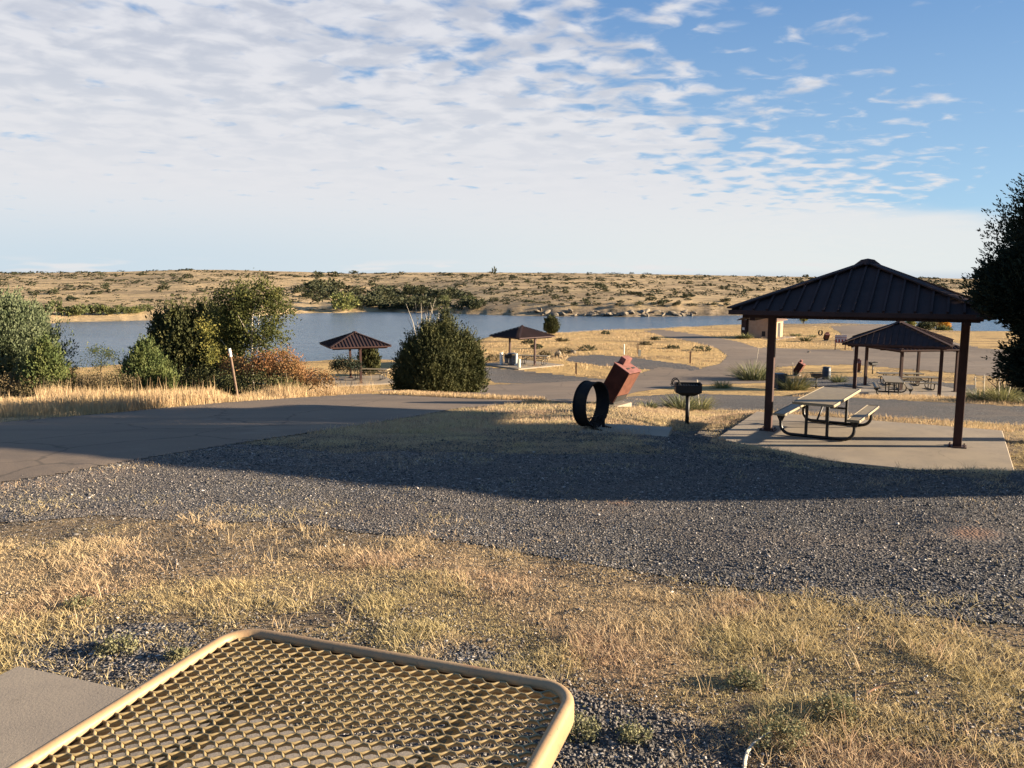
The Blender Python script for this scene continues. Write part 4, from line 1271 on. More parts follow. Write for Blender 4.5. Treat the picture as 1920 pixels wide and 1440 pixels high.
def make_can(label, px, py, sc):
    t = empty('refuse_can', G(px, py), 0.3, label, 'refuse can')
    mb = MB()
    pr = [(0.0, 0.0), (0.28, 0.0), (0.30, 0.1)]
    for i in range(7): pr += [(0.30 + 0.012 * i, 0.12 + i * 0.11), (0.315 + 0.012 * i, 0.16 + i * 0.11)]
    mb.lathe(pr, (0, 0, 0), 18); mb.build('can_body', M_galv, t)
    mb = MB(); mb.lathe([(0.40, 0.93), (0.41, 0.97), (0.36, 1.02), (0.0, 1.06)], (0, 0, 0), 18); mb.build('lid', M_galv, t)
    t.scale = (sc, sc, sc)
    return t
make_can('grey metal refuse can, taller one between the white posts', 961, 686, 1.05)
make_can('smaller grey metal refuse can touching the left of the taller one', 952, 683, 0.82)

# restroom block
def restroom():
    c = G(1445, 635)
    D = c.y
    t = empty('restroom_building', c, math.radians(-38), 'small tan restroom building with brown gabled roof by the lake', 'building')
    W, Lh, hw = 4.4, 4.8, 2.55
    # near corner of the block is the local origin: gable wall runs along -x', side wall along +y'
    mb = MB(); mb.box((-W / 2 + 0.55, Lh / 2, hw / 2), (W - 1.1, Lh, hw), None, 0.0)
    # gable triangle
    gz = hw + 1.05
    xs_ = (-W, 0)
    mb.add([(-W + 1.1, 0.0, hw), (0, 0.0, hw), (-W / 2, 0.0, gz - 0.12), (-W + 1.1, Lh, hw), (0, Lh, hw), (-W / 2, Lh, gz - 0.12)], [(0, 1, 2), (5, 4, 3), (1, 4, 5, 2), (0, 2, 5, 3)])
    wall = mb.build('wall', M_stucco, t)
    mb = MB(); mb.box((-W + 0.55, 1.4 + 1.5, hw / 2), (1.08, Lh - 2.8, hw), None, 0.0); mb.build('recessed_wall', M_brown, t)  # dark brown puts the shade of the entry recess into the colour
    mb = MB(); mb.box((-W + 0.35, 0.1, hw / 2), (0.7, 0.2, hw), None, 0.0); mb.build('entry_shade_wall', M_brown, t)  # dark wall standing in for shade in the entry recess
    mb = MB()
    for s, x0, x1 in ((-1, -W - 0.5, -W / 2), (1, 0.5, -W / 2)):
        A = Vector((x0, -0.5, hw - 0.12)); B = Vector((x1, -0.5, gz)); Cc = Vector((x1, Lh + 0.5, gz)); Dd = Vector((x0, Lh + 0.5, hw - 0.12))
        up = Vector((0, 0, 0.10))
        mb.add([A, B, Cc, Dd, A + up, B + up, Cc + up, Dd + up], [(0, 1, 2, 3), (7, 6, 5, 4), (0, 4, 5, 1), (1, 5, 6, 2), (2, 6, 7, 3), (3, 7, 4, 0)])
    roof = mb.build('roof', M_roofr, t)
    mb = MB(); mb.tube([(-W / 2 + 0.9, Lh * 0.72, hw + 0.4), (-W / 2 + 0.9, Lh * 0.72, gz + 0.75)], 0.13, 10); mb.build('vent_pipe', M_black, roof)
    mb = MB(); mb.box((0.012, Lh * 0.66, 1.05), (0.06, 0.95, 2.1)); mb.build('door', M_dark, t)
    mb = MB(); mb.box((-1.05, -0.012, 0.65), (0.5, 0.05, 0.7)); mb.build('wall_vent', M_dark, t)
    mb = MB(); mb.box((-W + 0.35, -0.02, 1.25), (0.35, 0.03, 0.35)); mb.build('notice_plate', M_signw, t)
    mb = MB(); mb.box((-W / 2, Lh / 2 - 0.2, -0.06), (W + 3.0, Lh + 3.2, 0.12)); mb.build('footing', M_conc, t)
    return t
M_roofr = simple('brown_shingle_roof', (0.155, 0.095, 0.065), (0.12, 0.075, 0.055), 6.0, 0.8, 0.0, 0.4)
restroom()

# red and white sign
g = G(1575, 656)
t = empty('information_sign', g, math.radians(-6), 'red and white information sign on two wooden posts by the road', 'sign')
sc_ = g.y / F
hw_ = 10.5 * sc_; ztop = 28 * sc_
for s in (-1, 1):
    mb = MB(); mb.bar((s * hw_ * 0.86, 0, -0.1), (s * hw_ * 0.86, 0, ztop), 0.09, 0.09); mb.build('post', M_wood, t)
bh = 15 * sc_
mb = MB(); mb.box((0, -0.07, ztop - bh / 2), (2 * hw_, 0.04, bh), None, 0.0); pn = mb.build('sign_panel', M_signw, t)
mb = MB()
for (z_, h_) in ((0.10, 0.055), (0.33, 0.20), (0.74, 0.44)):
    mb.box((0, -0.095, ztop - bh * z_), (2 * hw_ * 0.96, 0.012, bh * h_))
mb.build('red_band', M_sign, pn)
mb = MB()
r2 = RS(3)
for row, zf in enumerate((0.29, 0.37)):
    x = -hw_ * 0.86
    while x < hw_ * 0.84:
        wl = hw_ * (0.05 + 0.07 * r2.rand())
        mb.box((x + wl / 2, -0.106, ztop - bh * zf), (wl, 0.008, bh * 0.045)); x += wl + hw_ * 0.035
for s in (-0.55, 0, 0.55):
    mb.box((s * hw_, -0.106, ztop - bh * 0.70), (hw_ * 0.20, 0.008, bh * 0.20)); mb.lathe([(0, 0), (hw_ * 0.08, 0), (hw_ * 0.08, 0.008), (0, 0.008)], (s * hw_, -0.102, ztop - bh * 0.565), 10, Matrix.Rotation(math.pi / 2, 4, 'X'))
    mb.box((s * hw_, -0.106, ztop - bh * 0.86), (hw_ * 0.12, 0.008, bh * 0.08))
mb.build('sign_marking', M_signw, pn)

# unseen RV added right of the camera, shaped to throw the long shadow
def added_camper():
    X0, Y0 = 13.1, 9.3
    z = float(zt(X0, Y0)) - 0.05
    t = empty('added_motorhome', (X0, Y0, z), math.radians(57.3), 'unseen white RV added at right to throw the long shadow', 'added_motorhome')
    zt_, L = 3.22 - z, 8.9
    mb = MB(); mb.box((0, 0, (zt_ + 0.55) / 2), (2.4, L, zt_ - 0.55), None, 0.08); mb.build('body', M_rv, t)
    for s in (-1, 1):
        for yw in (-2.5, 2.4):
            w = MB(); w.lathe([(0.0, -0.12), (0.42, -0.12), (0.46, -0.06), (0.46, 0.06), (0.42, 0.12), (0.0, 0.12)], (s * 1.0, yw, 0.46), 24, Matrix.Rotation(math.pi / 2, 4, 'Y')); w.build('wheel', M_rubber, t)
        for y in (-2.6, -0.6, 3.0):
            mb = MB(); mb.box((s * 1.205, y, 2.15), (0.03, 1.1, 0.6), None, 0.008); mb.build('window', M_glass, t)
    mb = MB(); mb.box((0, L / 2 + 0.005, 2.2), (2.0, 0.03, 0.95), None, 0.008); mb.build('windscreen', M_glass, t)
    mb = MB(); mb.box((-1.205, 1.4, 1.65), (0.03, 0.75, 1.9), None, 0.008); mb.build('door', M_rv, t)
    mb = MB(); mb.box((0, 0, 0.48), (2.2, L - 0.6, 0.16)); mb.build('chassis', M_black, t)
    return t
added_camper()

# ------------------------------------------------------------------ vegetation
def leaf_quads(P, D, L, W, rng):
    """leaf rhombs at P along D"""
    n = len(P)
    rnd = rng.randn(n, 3)
    S = np.cross(D, rnd); S /= np.linalg.norm(S, axis=1)[:, None] + 1e-9
    L = np.broadcast_to(L, (n,))[:, None]; W = np.broadcast_to(W, (n,))[:, None]
    V = np.stack([P, P + D * L * 0.45 + S * W * 0.5, P + D * L, P + D * L * 0.45 - S * W * 0.5], 1).reshape(-1, 3)
    f = np.arange(n * 4).reshape(-1, 4)
    return V, f
def nrm(v): return v / (np.linalg.norm(v, axis=1)[:, None] + 1e-9)

def lump_table(rng, k=6):
    return [(rng.randint(1, 7), rng.rand() * 6.28, rng.rand() * 9, (rng.rand() * 0.6 + 0.4)) for _ in range(k)]
def lumpf(tab, th, t):
    s = 0
    for (m, p, q_, a) in tab: s = s + a * np.sin(m * th + p + q_ * t)
    return s / len(tab)

def juniper_crown(h, R, prof, n, slen, leaf, wid, rng, up=0.75, per=14, z0=0.0, lump=0.35, shell=0.45, squash=1.0, spread=0.16):
    """upright sprays of scale leaves over a lumpy envelope"""
    tab = lump_table(rng, 7)
    t = rng.rand(n); 
    pr = np.interp(t, [a for a, b in prof], [b for a, b in prof])
    keep = rng.rand(n) < (pr / pr.max()) ** 0.8 + 0.12
    t = t[keep]; pr = pr[keep]; n = len(t)
    th = rng.rand(n) * 2 * math.pi
    rho = shell + (1 - shell) * np.sqrt(rng.rand(n))
    inner = rng.rand(n) < 0.18
    rho = np.where(inner, rng.rand(n) * shell, rho)
    rr = R * pr * (1 + lump * lumpf(tab, th, t * 2)) * rho
    ctr = np.stack([rr * np.cos(th), rr * np.sin(th) * squash, z0 + t * (h - slen * 0.8)], -1)
    out = np.stack([np.cos(th), np.sin(th), np.zeros(n)], -1)
    ax = nrm(out * (1 - up) + np.array([0, 0, 1.0]) * up + rng.randn(n, 3) * 0.22)
    sl = slen * (0.5 + 0.8 * rng.rand(n))
    P = np.repeat(ctr, per, 0); A = np.repeat(ax, per, 0); S_ = np.repeat(sl, per)
    s = rng.rand(n * per)
    off = nrm(np.cross(A, rng.randn(n * per, 3))) * ((spread * (1 - s) ** 0.8 + 0.01) * S_ * (0.3 + 0.9 * rng.rand(n * per)))[:, None]
    P = P + A * (s * S_)[:, None] + off
    D = nrm(A + off / (spread * S_[:, None] + 1e-6) * 0.45 + rng.randn(n * per, 3) * 0.25)
    V, f = leaf_quads(P, D, leaf * (0.6 + 0.8 * rng.rand(n * per)), wid, rng)
    att = np.repeat(np.repeat(rng.rand(n), per) * 0.85 + 0.15 * rng.rand(n * per), 4)
    return V, f, att

def juniper_full(h, R, prof, n, slen, leaf, wid, rng, up=0.75, per=14, z0=0.0, lump=0.35, shell=0.45, squash=1.0, spread=0.16):
    st = rng.get_state()
    V, f, att = juniper_crown(h, R, prof, n, slen, leaf, wid, rng, up, per, z0, lump, shell, squash, spread)
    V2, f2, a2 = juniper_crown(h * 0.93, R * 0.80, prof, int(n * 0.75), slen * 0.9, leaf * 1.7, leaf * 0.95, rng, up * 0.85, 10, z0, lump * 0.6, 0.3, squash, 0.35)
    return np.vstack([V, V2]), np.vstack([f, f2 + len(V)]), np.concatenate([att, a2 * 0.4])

def broad_crown(blobs, n, leaf, rng, per=26, clump=0.28, droop=0.0):
    """broad leaves gathered into clumps inside several ellipsoids (x,y,z,rx,ry,rz,weight)"""
    Ps = []
    wsum = sum(b[6] for b in blobs)
    for (x, y, z, rx, ry, rz_, w_) in blobs:
        m = int(n * w_ / wsum)
        d = nrm(rng.randn(m, 3)); r = (0.35 + 0.65 * rng.rand(m) ** 0.5)
        tab = lump_table(rng, 5)
        lum = 1 + 0.3 * lumpf(tab, np.arctan2(d[:, 1], d[:, 0]), d[:, 2] * 2)
        Ps.append(np.array([x, y, z]) + d * np.array([rx, ry, rz_]) * (r * lum)[:, None])
    ctr = np.vstack(Ps); n = len(ctr)
    P = np.repeat(ctr, per, 0) + rng.randn(n * per, 3) * clump * (0.5 + 0.8 * np.repeat(rng.rand(n), per))[:, None] * 0.55
    D = nrm(rng.randn(n * per, 3) + np.array([0, 0, -droop]))
    V, f = leaf_quads(P, D, leaf * (0.6 + 0.7 * rng.rand(n * per)), leaf * 0.62, rng)
    att = np.repeat(np.repeat(rng.rand(n), per) * 0.55 + 0.45 * rng.rand(n * per), 4)
    return V, f, att, ctr

def limbs(t, h, rng, n=5, r=0.08, spread=0.5, m=None, name='trunk', lean=0.0):
    mb = MB()
    top = Vector((lean, 0, h))
    pts = [Vector((0, 0, -0.15)), Vector((0.03, 0.02, h * 0.3)), Vector((lean * 0.5 - 0.03, 0.03, h * 0.6)), top]
    mb.tube(pts, [r, r * 0.8, r * 0.55, r * 0.2], 8)
    for i in range(n):
        a = i * 2.4 + rng.rand() * 0.8; s = 0.08 + 0.6 * i / n
        b = Vector((lean * s, 0, h * s)); L = spread * h * (0.6 + 0.5 * rng.rand())
        e = b + Vector((math.cos(a) * L * 0.7, math.sin(a) * L * 0.7, L * 0.75)); mid = (b + e) / 2 + Vector((0, 0, -0.05 * L))
        mb.tube([b, mid, e], [r * 0.5, r * 0.32, r * 0.10], 6)
        for j in range(2):
            c = mid + (e - mid) * (0.3 + 0.4 * j); a2 = a + (0.9 if j else -0.9)
            mb.tube([c, c + Vector((math.cos(a2), math.sin(a2), 0.9)) * L * 0.3], [r * 0.2, r * 0.05], 5)
    return mb.build(name, m or M_bark, t)

def tree(name, label, cat, loc, crown, m, trunk=None, rz=0.0, group=None, crown_name='crown'):
    t = empty(name, loc, rz, label, cat, group)
    V, f, att = crown[:3]
    mesh_obj(crown_name, V, f, m, t, attr=att)
    return t

PR_ROUND = [(0, 0.62), (0.12, 0.92), (0.3, 1.0), (0.55, 0.90), (0.75, 0.66), (0.9, 0.36), (1, 0.10)]
PR_CONE = [(0, 0.75), (0.1, 1.0), (0.35, 0.92), (0.6, 0.66), (0.8, 0.38), (1, 0.04)]
PR_OVAL = [(0, 0.45), (0.15, 0.85), (0.4, 1.0), (0.65, 0.92), (0.85, 0.6), (1, 0.15)]

def jun(label, px, pb, pt, hw, D, m, rng, prof=PR_ROUND, n=700, up=0.75, leaf=0.075, name='juniper_tree', lump=0.35, per=14, slen=None, rz=0, cat='juniper', group=None, squash=1.0, spread=0.16):
    g = at_depth(px, D) if D else G(px, pb)
    Y = g.y
    zt_ = hgt(px, pt, Y); zb = g.z
    if pb is not None and D: zb = min(g.z, hgt(px, pb, Y)); 
    loc = Vector((g.x, g.y, g.z))
    h = zt_ - g.z; R = hw / F * Y
    sl = slen or 0.16 * h
    V, f, att = juniper_full(h, R / 1.14, prof, n, sl, leaf, leaf * 0.42, rng, up, per, 0.02, lump, squash=squash, spread=spread)
    V2, f2, att2 = juniper_crown(h * 1.03, R * 1.04, prof, max(20, n // 12), sl * 1.3, leaf, leaf * 0.42, rng, up, per, 0.02, 0.5, 0.8, squash=squash, spread=spread * 0.6)
    f = np.vstack([f, f2 + len(V)]); V = np.vstack([V, V2]); att = np.concatenate([att, att2])
    t = tree(name, label, cat, loc, (V, f, att), m, rz=rz, group=group)
    limbs(t, h * 0.7, rng, 5, max(0.03, 0.02 * h), 0.35)
    return t

rng = RS(101)
# left bank, from the left edge of the picture
jun('silvery green tall juniper at the left edge of the picture', 8, 745, 548, 100, 26.5, L_silver, rng, PR_OVAL, 2000, 0.8, 0.10, lump=0.5, per=18, spread=0.20)
jun('bright green juniper in front of the silvery one at far left', 78, 745, 628, 46, 25.0, L_junG, rng, PR_CONE, 900, 0.85, 0.07, lump=0.4, spread=0.2)
jun('round yellow-green juniper left of the tall dark juniper', 268, 738, 634, 64, 26.0, L_junG, rng, PR_CONE, 1300, 0.85, 0.065, lump=0.28, spread=0.2)
# columnar dark group
def dark_group():
    g = at_depth(335, 29.5); Y = g.y
    t = empty('juniper_tree', g, 0, 'tall dark spiky juniper between the round juniper and the leafy poplar', 'juniper')
    Vs = []; Fs = []; At = []; b = 0
    for (px, pt, hw, dy, n) in ((283, 640, 20, 0.3, 260), (306, 570, 24, 0.2, 480), (330, 556, 24, 0, 520), (357, 562, 26, 0.2, 520), (385, 548, 26, 0.6, 520), (405, 556, 26, 0.4, 520), (425, 580, 30, 0.7, 600), (345, 600, 62, 0.7, 1300), (405, 640, 34, 0.2, 600)):
        h = hgt(px, pt, Y + dy) - g.z; x = ray(px, 700)[0] * (Y + dy) - g.x
        V, f, att = juniper_full(h, hw / F * Y, PR_OVAL, n, 0.55, 0.085, 0.036, rng, 0.88, 14, 0.0, 0.25)
        V = V + np.array([x, dy, 0])
        Vs.append(V); Fs.append(f + b); b += len(V); At.append(att)
    mesh_obj('crown', np.vstack(Vs), np.vstack(Fs), L_junD, t, attr=np.concatenate(At))
    limbs(t, 2.4, rng, 6, 0.10, 0.4)
    return t
dark_group()
def poplar():
    g = at_depth(468, 27.5); Y = g.y; s = Y / F
    t = empty('leafy_tree', g, 0, 'leafy olive and yellow tree with pale branches left of the lake edge shelter', 'tree')
    zz = lambda py: hgt(468, py, Y) - g.z
    B = lambda px, py, rx, rz_, w_, dy=0: ((px - 468) * s, dy, zz(py), rx * s, rx * s * 0.8, rz_ * s, w_)
    blobs = [B(428, 610, 46, 56, 2.0, 0.2), B(470, 600, 62, 52, 3), B(478, 555, 48, 30, 1.6), B(440, 570, 40, 34, 1.4), B(520, 570, 26, 30, 0.7), B(500, 640, 44, 36, 1.6), B(425, 640, 42, 44, 1.5), B(540, 585, 12, 12, 0.10), B(490, 530, 16, 10, 0.18), B(455, 690, 50, 34, 1.3)]
    V, f, att, ctr = broad_crown(blobs, 640, 0.085, rng, 30, 0.26)
    mesh_obj('crown', V, f, L_olive, t, attr=att)
    blobs = [B(404, 612, 16, 14, 1, -0.9), B(410, 655, 15, 18, 0.8, -0.9)]
    V, f, att, ctr = broad_crown(blobs, 46, 0.08, rng, 22, 0.24)
    y = mesh_obj('yellow_crown', V, f, L_yellow, t, attr=att); y['label'] = 'yellowing leaves on the left side'
    mb = MB()
    mb.tube([(0.05, 0.1, -0.1), (0.0, 0, 1.0), (0.12, -0.25, 1.9), (0.2, -0.35, 2.9), (0.32, -0.3, 3.3)], [0.06, 0.05, 0.04, 0.025, 0.01], 8)
    for (a, b_) in (((0.0, 0, 1.0), (-0.9, -0.4, 2.2)), ((0.1, -0.2, 1.6), (0.8, -0.3, 2.9)), ((0.15, -0.25, 2.1), (-0.2, -0.7, 3.1)), ((0.2, -0.3, 2.4), (0.55, -0.6, 3.1)), ((0, 0, 0.8), (1.0, -0.2, 1.8))):
        a = Vector(a); b_ = Vector(b_); mb.tube([a, (a + b_) / 2 + Vector((0.05, 0, -0.1)), b_], [0.028, 0.018, 0.006], 6)
    mb.build('trunk', M_pale, t, sm=True)
poplar()
def bush(name, label, cat, px, D, blobs, n, leaf, m, per=24, clump=0.22, group=None, extra=None):
    g = at_depth(px, D); Y = g.y; s = Y / F
    t = empty(name, g, 0, label, cat, group)
    bl = [((bx - px) * s, dy, max(hgt(px, by, Y) - g.z, 0.05), rx * s, rx * s * 0.8, rz_ * s, w_) for (bx, by, rx, rz_, w_, dy) in blobs]
    V, f, att, ctr = broad_crown(bl, n, leaf, rng, per, clump)
    k = V.reshape(-1, 4, 3)[:, :, 2].min(1) > -0.1
    mesh_obj('foliage', V.reshape(-1, 4, 3)[k].reshape(-1, 3), np.arange(k.sum() * 4).reshape(-1, 4), m, t, attr=att.reshape(-1, 4)[k].ravel())
    mb = MB()
    zmax = max(b[2] for b in bl)
    for i in range(9):
        b = bl[i % len(bl)]
        e = Vector((b[0] + (rng.rand() - 0.5) * b[3], b[1] + (rng.rand() - 0.5) * b[4], b[2] + b[5] * 0.5))
        mb.tube([(b[0] * 0.4, b[1] * 0.3, -0.05), (b[0] * 0.75, b[1] * 0.7, e.z * 0.5), e], [0.02, 0.014, 0.005], 5)
    mb.build('stem', M_bark, t)
    return t
bush('sumac_bush', 'rust coloured bush with green lower leaves behind the white tipped stake', 'bush', 500, 25.2,
     [(520, 680, 44, 22, 1.4, 0), (480, 690, 40, 20, 1.1, 0), (545, 700, 30, 22, 0.8, -0.2), (430, 690, 26, 18, 0.5, 0.2), (575, 712, 28, 16, 0.5, 0), (605, 712, 18, 12, 0.25, 0)], 430, 0.06, L_rust, 26, 0.2)
bush('green_shrub', 'dark green shrub at the foot of the rust coloured bush', 'bush', 480, 24.6,
     [(440, 722, 40, 26, 1.0, 0), (490, 720, 44, 26, 1.2, 0), (530, 728, 34, 22, 0.8, 0), (400, 728, 26, 20, 0.5, 0.2)], 330, 0.055, L_junD, 24, 0.2)
bush('brown_shrub', 'low brown shrub below the silvery juniper at far left', 'bush', 45, 24.6,
     [(0, 724, 44, 22, 1, 0), (60, 724, 46, 18, 1, 0), (100, 728, 30, 16, 0.5, 0)], 260, 0.05, L_brown, 22, 0.18)
bush('brown_shrub', 'dusky brown shrub between the far left junipers and the round juniper', 'bush', 175, 25.0,
     [(150, 718, 34, 20, 1, 0), (200, 716, 38, 18, 1, 0), (235, 722, 26, 16, 0.5, 0)], 260, 0.05, L_brown, 22, 0.18)
bush('dark_shrub', 'small dark shrub in the gap right of the bright green juniper', 'bush', 128, 25.6,
     [(124, 706, 14, 26, 1, 0), (132, 725, 18, 16, 0.8, 0)], 90, 0.055, L_junD, 22, 0.16)
bush('dark_shrub', 'dark shrub shaded under the leafy poplar', 'bush', 375, 27.0,
     [(350, 716, 34, 26, 1, 0), (400, 712, 36, 26, 1, 0), (310, 722, 24, 18, 0.5, 0)], 240, 0.06, L_junD, 22, 0.2)
def sapling():
    g = at_depth(180, 27.0); Y = g.y; s = Y / F
    t = empty('sapling', g, 0, 'thin yellow-green sapling standing against the water', 'tree')
    z = lambda py: hgt(180, py, Y) - g.z
    bl = [((a - 180) * s, 0, z(b), r * s, r * s, q_ * s, w_) for (a, b, r, q_, w_) in ((186, 662, 20, 9, 1), (170, 655, 14, 6, 0.6), (205, 668, 12, 7, 0.5), (160, 680, 22, 9, 0.5), (186, 685, 18, 7, 0.4))]
    V, f, att, _c = broad_crown(bl, 70, 0.055, rng, 16, 0.16)
    mesh_obj('crown', V, f, leafy('pale_yellow_leaf', [(0.50, 0.47, 0.13), (0.40, 0.40, 0.12), (0.62, 0.55, 0.15)], 2, 0.4), t, attr=att)
    mb = MB(); mb.tube([(0, 0, -0.1), (0.05, 0, z(690)), (0.12, 0, z(664))], [0.025, 0.018, 0.006], 6)
    mb.tube([(0.02, 0, z(700)), (-0.3, 0, z(678))], [0.012, 0.004], 5); mb.tube([(0.05, 0, z(690)), (0.4, 0, z(668))], [0.012, 0.004], 5)
    mb.build('trunk', M_bark, t)
sapling()
# round juniper in the middle
def round_juniper():
    g = at_depth(822, 29.0); Y = g.y; s = Y / F
    t = empty('juniper_tree', g, 0, 'big round dark juniper beside the track in the middle', 'juniper')
    Vs = []; Fs = []; At = []; b = 0
    for (px, pt, hw, dy, n, pr) in ((818, 592, 80, 0, 2000, PR_ROUND), (838, 556, 30, 0.3, 460, PR_CONE), (775, 622, 46, 0.1, 700, PR_ROUND), (872, 608, 44, 0.3, 700, PR_ROUND), (800, 600, 30, -0.4, 420, PR_OVAL), (890, 618, 26, 0.6, 300, PR_OVAL), (796, 580, 15, -0.2, 200, PR_CONE), (855, 584, 16, -0.3, 220, PR_CONE), (765, 612, 18, -0.3, 220, PR_CONE), (750, 640, 20, 0, 240, PR_CONE), (886, 600, 15, 0, 200, PR_CONE), (905, 640, 18, 0.2, 200, PR_CONE), (822, 578, 92, 0, 150, PR_ROUND), (828, 560, 60, 0, 60, PR_ROUND)):
        h = hgt(px, pt, Y + dy) - g.z; x = ray(px, 700)[0] * (Y + dy) - g.x
        V, f, att = (juniper_full if n > 160 else juniper_crown)(h, hw * s / 1.06, pr, n, 0.50, 0.066, 0.028, rng, 0.66, 20, -0.05, 0.25, spread=0.15)
        V = V + np.array([x, dy, 0]); Vs.append(V); Fs.append(f + b); b += len(V); At.append(att)
    mesh_obj('crown', np.vstack(Vs) * np.array([0.87, 0.87, 1.0]), np.vstack(Fs), L_junD, t, attr=np.concatenate(At))
    limbs(t, 1.8, rng, 6, 0.09, 0.5)
round_juniper()
# behind and beside the lake edge shelter
jun('dark juniper directly behind the posts of the lake edge shelter', 690, 688, 646, 24, 60.5, L_junD, rng, PR_OVAL, 380, 0.8, 0.13)
bush('dark_shrub', 'low dark shrub in front of the left post of the lake edge shelter', 'bush', 645, 54.0, [(645, 682, 26, 10, 1, 0), (628, 686, 12, 7, 0.3, 0), (665, 686, 12, 7, 0.3, 0)], 120, 0.11, L_junN, 20, 0.3)
jun('small upright juniper standing alone on the near shore', 1034, None, 593, 15, 128.0, L_junD, rng, PR_OVAL, 420, 0.88, 0.22, slen=0.7)
# bleached snag behind the round juniper
def snag(label, px, D, pt, k):
    g = at_depth(px, D); Y = g.y; s = Y / F
    t = empty('dead_tree', g, 0, label, 'dead tree')
    h = hgt(px, pt, Y) - g.z
    mb = MB()
    for i in range(k):
        a = (i - (k - 1) / 2) / k * 1.0
        x1 = a * h * 0.3; x2 = a * h * 0.5 + (rng.rand() - 0.5) * 0.4
        hh = h * (0.75 + 0.25 * rng.rand())
        p = [Vector((0.05 * i - 0.1, 0, -0.1)), Vector((x1 * 0.6, 0.1 * (i % 3), hh * 0.4)), Vector((x1, 0.2 * (i % 2), hh * 0.7)), Vector((x2, 0, hh))]
        mb.tube(p, [0.08, 0.06, 0.04, 0.012], 6)
        for j in (0.45, 0.6, 0.75):
            b0 = p[0].lerp(p[3], j); mb.tube([b0, b0 + Vector(((rng.rand() - 0.5) * h * 0.22, 0.1, h * 0.16))], [0.035, 0.012], 5)
    mb.build('trunk', M_pale, t)
snag('bleached many-stemmed dead tree rising behind the round juniper', 790, 96.0, 544, 5)
snag('small bleached snag right of the larger dead tree', 812, 97.0, 562, 2)

# right-hand juniper, its trunk just outside the frame
def right_juniper():
    Y = 12.0; X = 8.72
    z = float(zt(X, Y))
    t = empty('juniper_tree', (X, Y, z), 0, 'large black-green juniper at the right edge overlapping the shelter roof', 'juniper', None, 0.88)
    Vs = []; Fs = []; At = []; b = 0
    r2 = RS(77)
    h = 5.6
    # (dx, dy, ztop, zbottom, R, n)
    for (dx_, dy_, zt_, zb_, R_, n, pr, up) in (
        (0, 0, h * 1.03, 1.6, 1.5, 3800, PR_OVAL, 0.6),
        (0.5, 0.2, h * 0.95, 1.3, 1.5, 2200, PR_CONE, 0.5),
        (-1.0, 0.1, 3.7, 2.3, 0.85, 1500, PR_OVAL, 0.5),
        (-0.75, -0.2, 4.2, 2.0, 0.85, 1200, PR_OVAL, 0.5),
        (-0.35, 0.2, 2.4, 1.15, 0.85, 900, PR_ROUND, 0.3),
        (-0.45, -0.1, 5.1, 2.8, 0.8, 1300, PR_OVAL, 0.55),
        (0.1, 0.0, 2.0, 0.95, 0.9, 800, PR_ROUND, 0.25),
        (0.9, 0.2, 2.4, 1.0, 1.2, 800, PR_ROUND, 0.25)):
        V, f, att = juniper_full(zt_ - zb_, R_, pr, int(n * 1.25), 0.36, 0.058, 0.024, r2, up, 18, zb_, 0.42, 0.25, spread=0.17)
        V = V + np.array([dx_, dy_, 0.38]); Vs.append(V); Fs.append(f + b); b += len(V); At.append(att)
    mesh_obj('crown', np.vstack(Vs), np.vstack(Fs), L_junN, t, attr=np.concatenate(At))
    mb = MB()
    mb.tube([(0.6, 0, -0.1), (0.5, 0, 0.9), (0.2, 0, 2.2), (0, 0, 4.2)], [0.16, 0.14, 0.10, 0.02], 9)
    for i in range(12):
        a = i * 2.4; zb = 1.0 + 0.26 * i; L = 1.25 - 0.06 * i
        mb.tube([(0.4 - 0.03 * i, 0, zb), (0.35 + math.cos(a) * L * 0.6, math.sin(a) * L * 0.6, zb + 0.15), (0.3 + math.cos(a) * L, math.sin(a) * L, zb + 0.5)], [0.05, 0.035, 0.01], 6)
    mb.build('trunk', M_bark, t)
right_juniper()
# unseen high-crowned tree added at right, shaped to shade the road at left
def added_high_tree():
    X, Y = 14.4, 15.4
    z = float(zt(X, Y)); r2 = RS(55)
    t = empty('added_tall_tree', (X, Y, z), 0, 'unseen high-crowned tree added to shade the road at left', 'tree')
    V, f, att, _c = broad_crown([(0, 0, 3.6 - z, 1.5, 2.0, 1.4, 3), (0.3, 0.9, 3.3 - z, 1.3, 1.1, 1.1, 1.2), (-0.2, -1.4, 3.5 - z, 1.2, 1.3, 1.1, 1.2)], 620, 0.12, r2, 26, 0.28)
    mesh_obj('crown', V, f, L_olive, t, attr=att)
    mb = MB(); mb.tube([(0, 0, -0.1), (0.08, 0, 1.6), (0, 0.1, 3.4), (0.1, 0, 5.4)], [0.22, 0.18, 0.13, 0.04], 9)
    for i in range(9):
        a = i * 2.4; zb = 2.9 + 0.25 * i
        mb.tube([(0, 0, zb), (math.cos(a) * 0.8, math.sin(a) * 1.1, zb + 0.6), (math.cos(a) * 1.3, math.sin(a) * 1.8, zb + 1.2)], [0.08, 0.05, 0.015], 6)
    mb.build('trunk', M_bark, t)
added_high_tree()

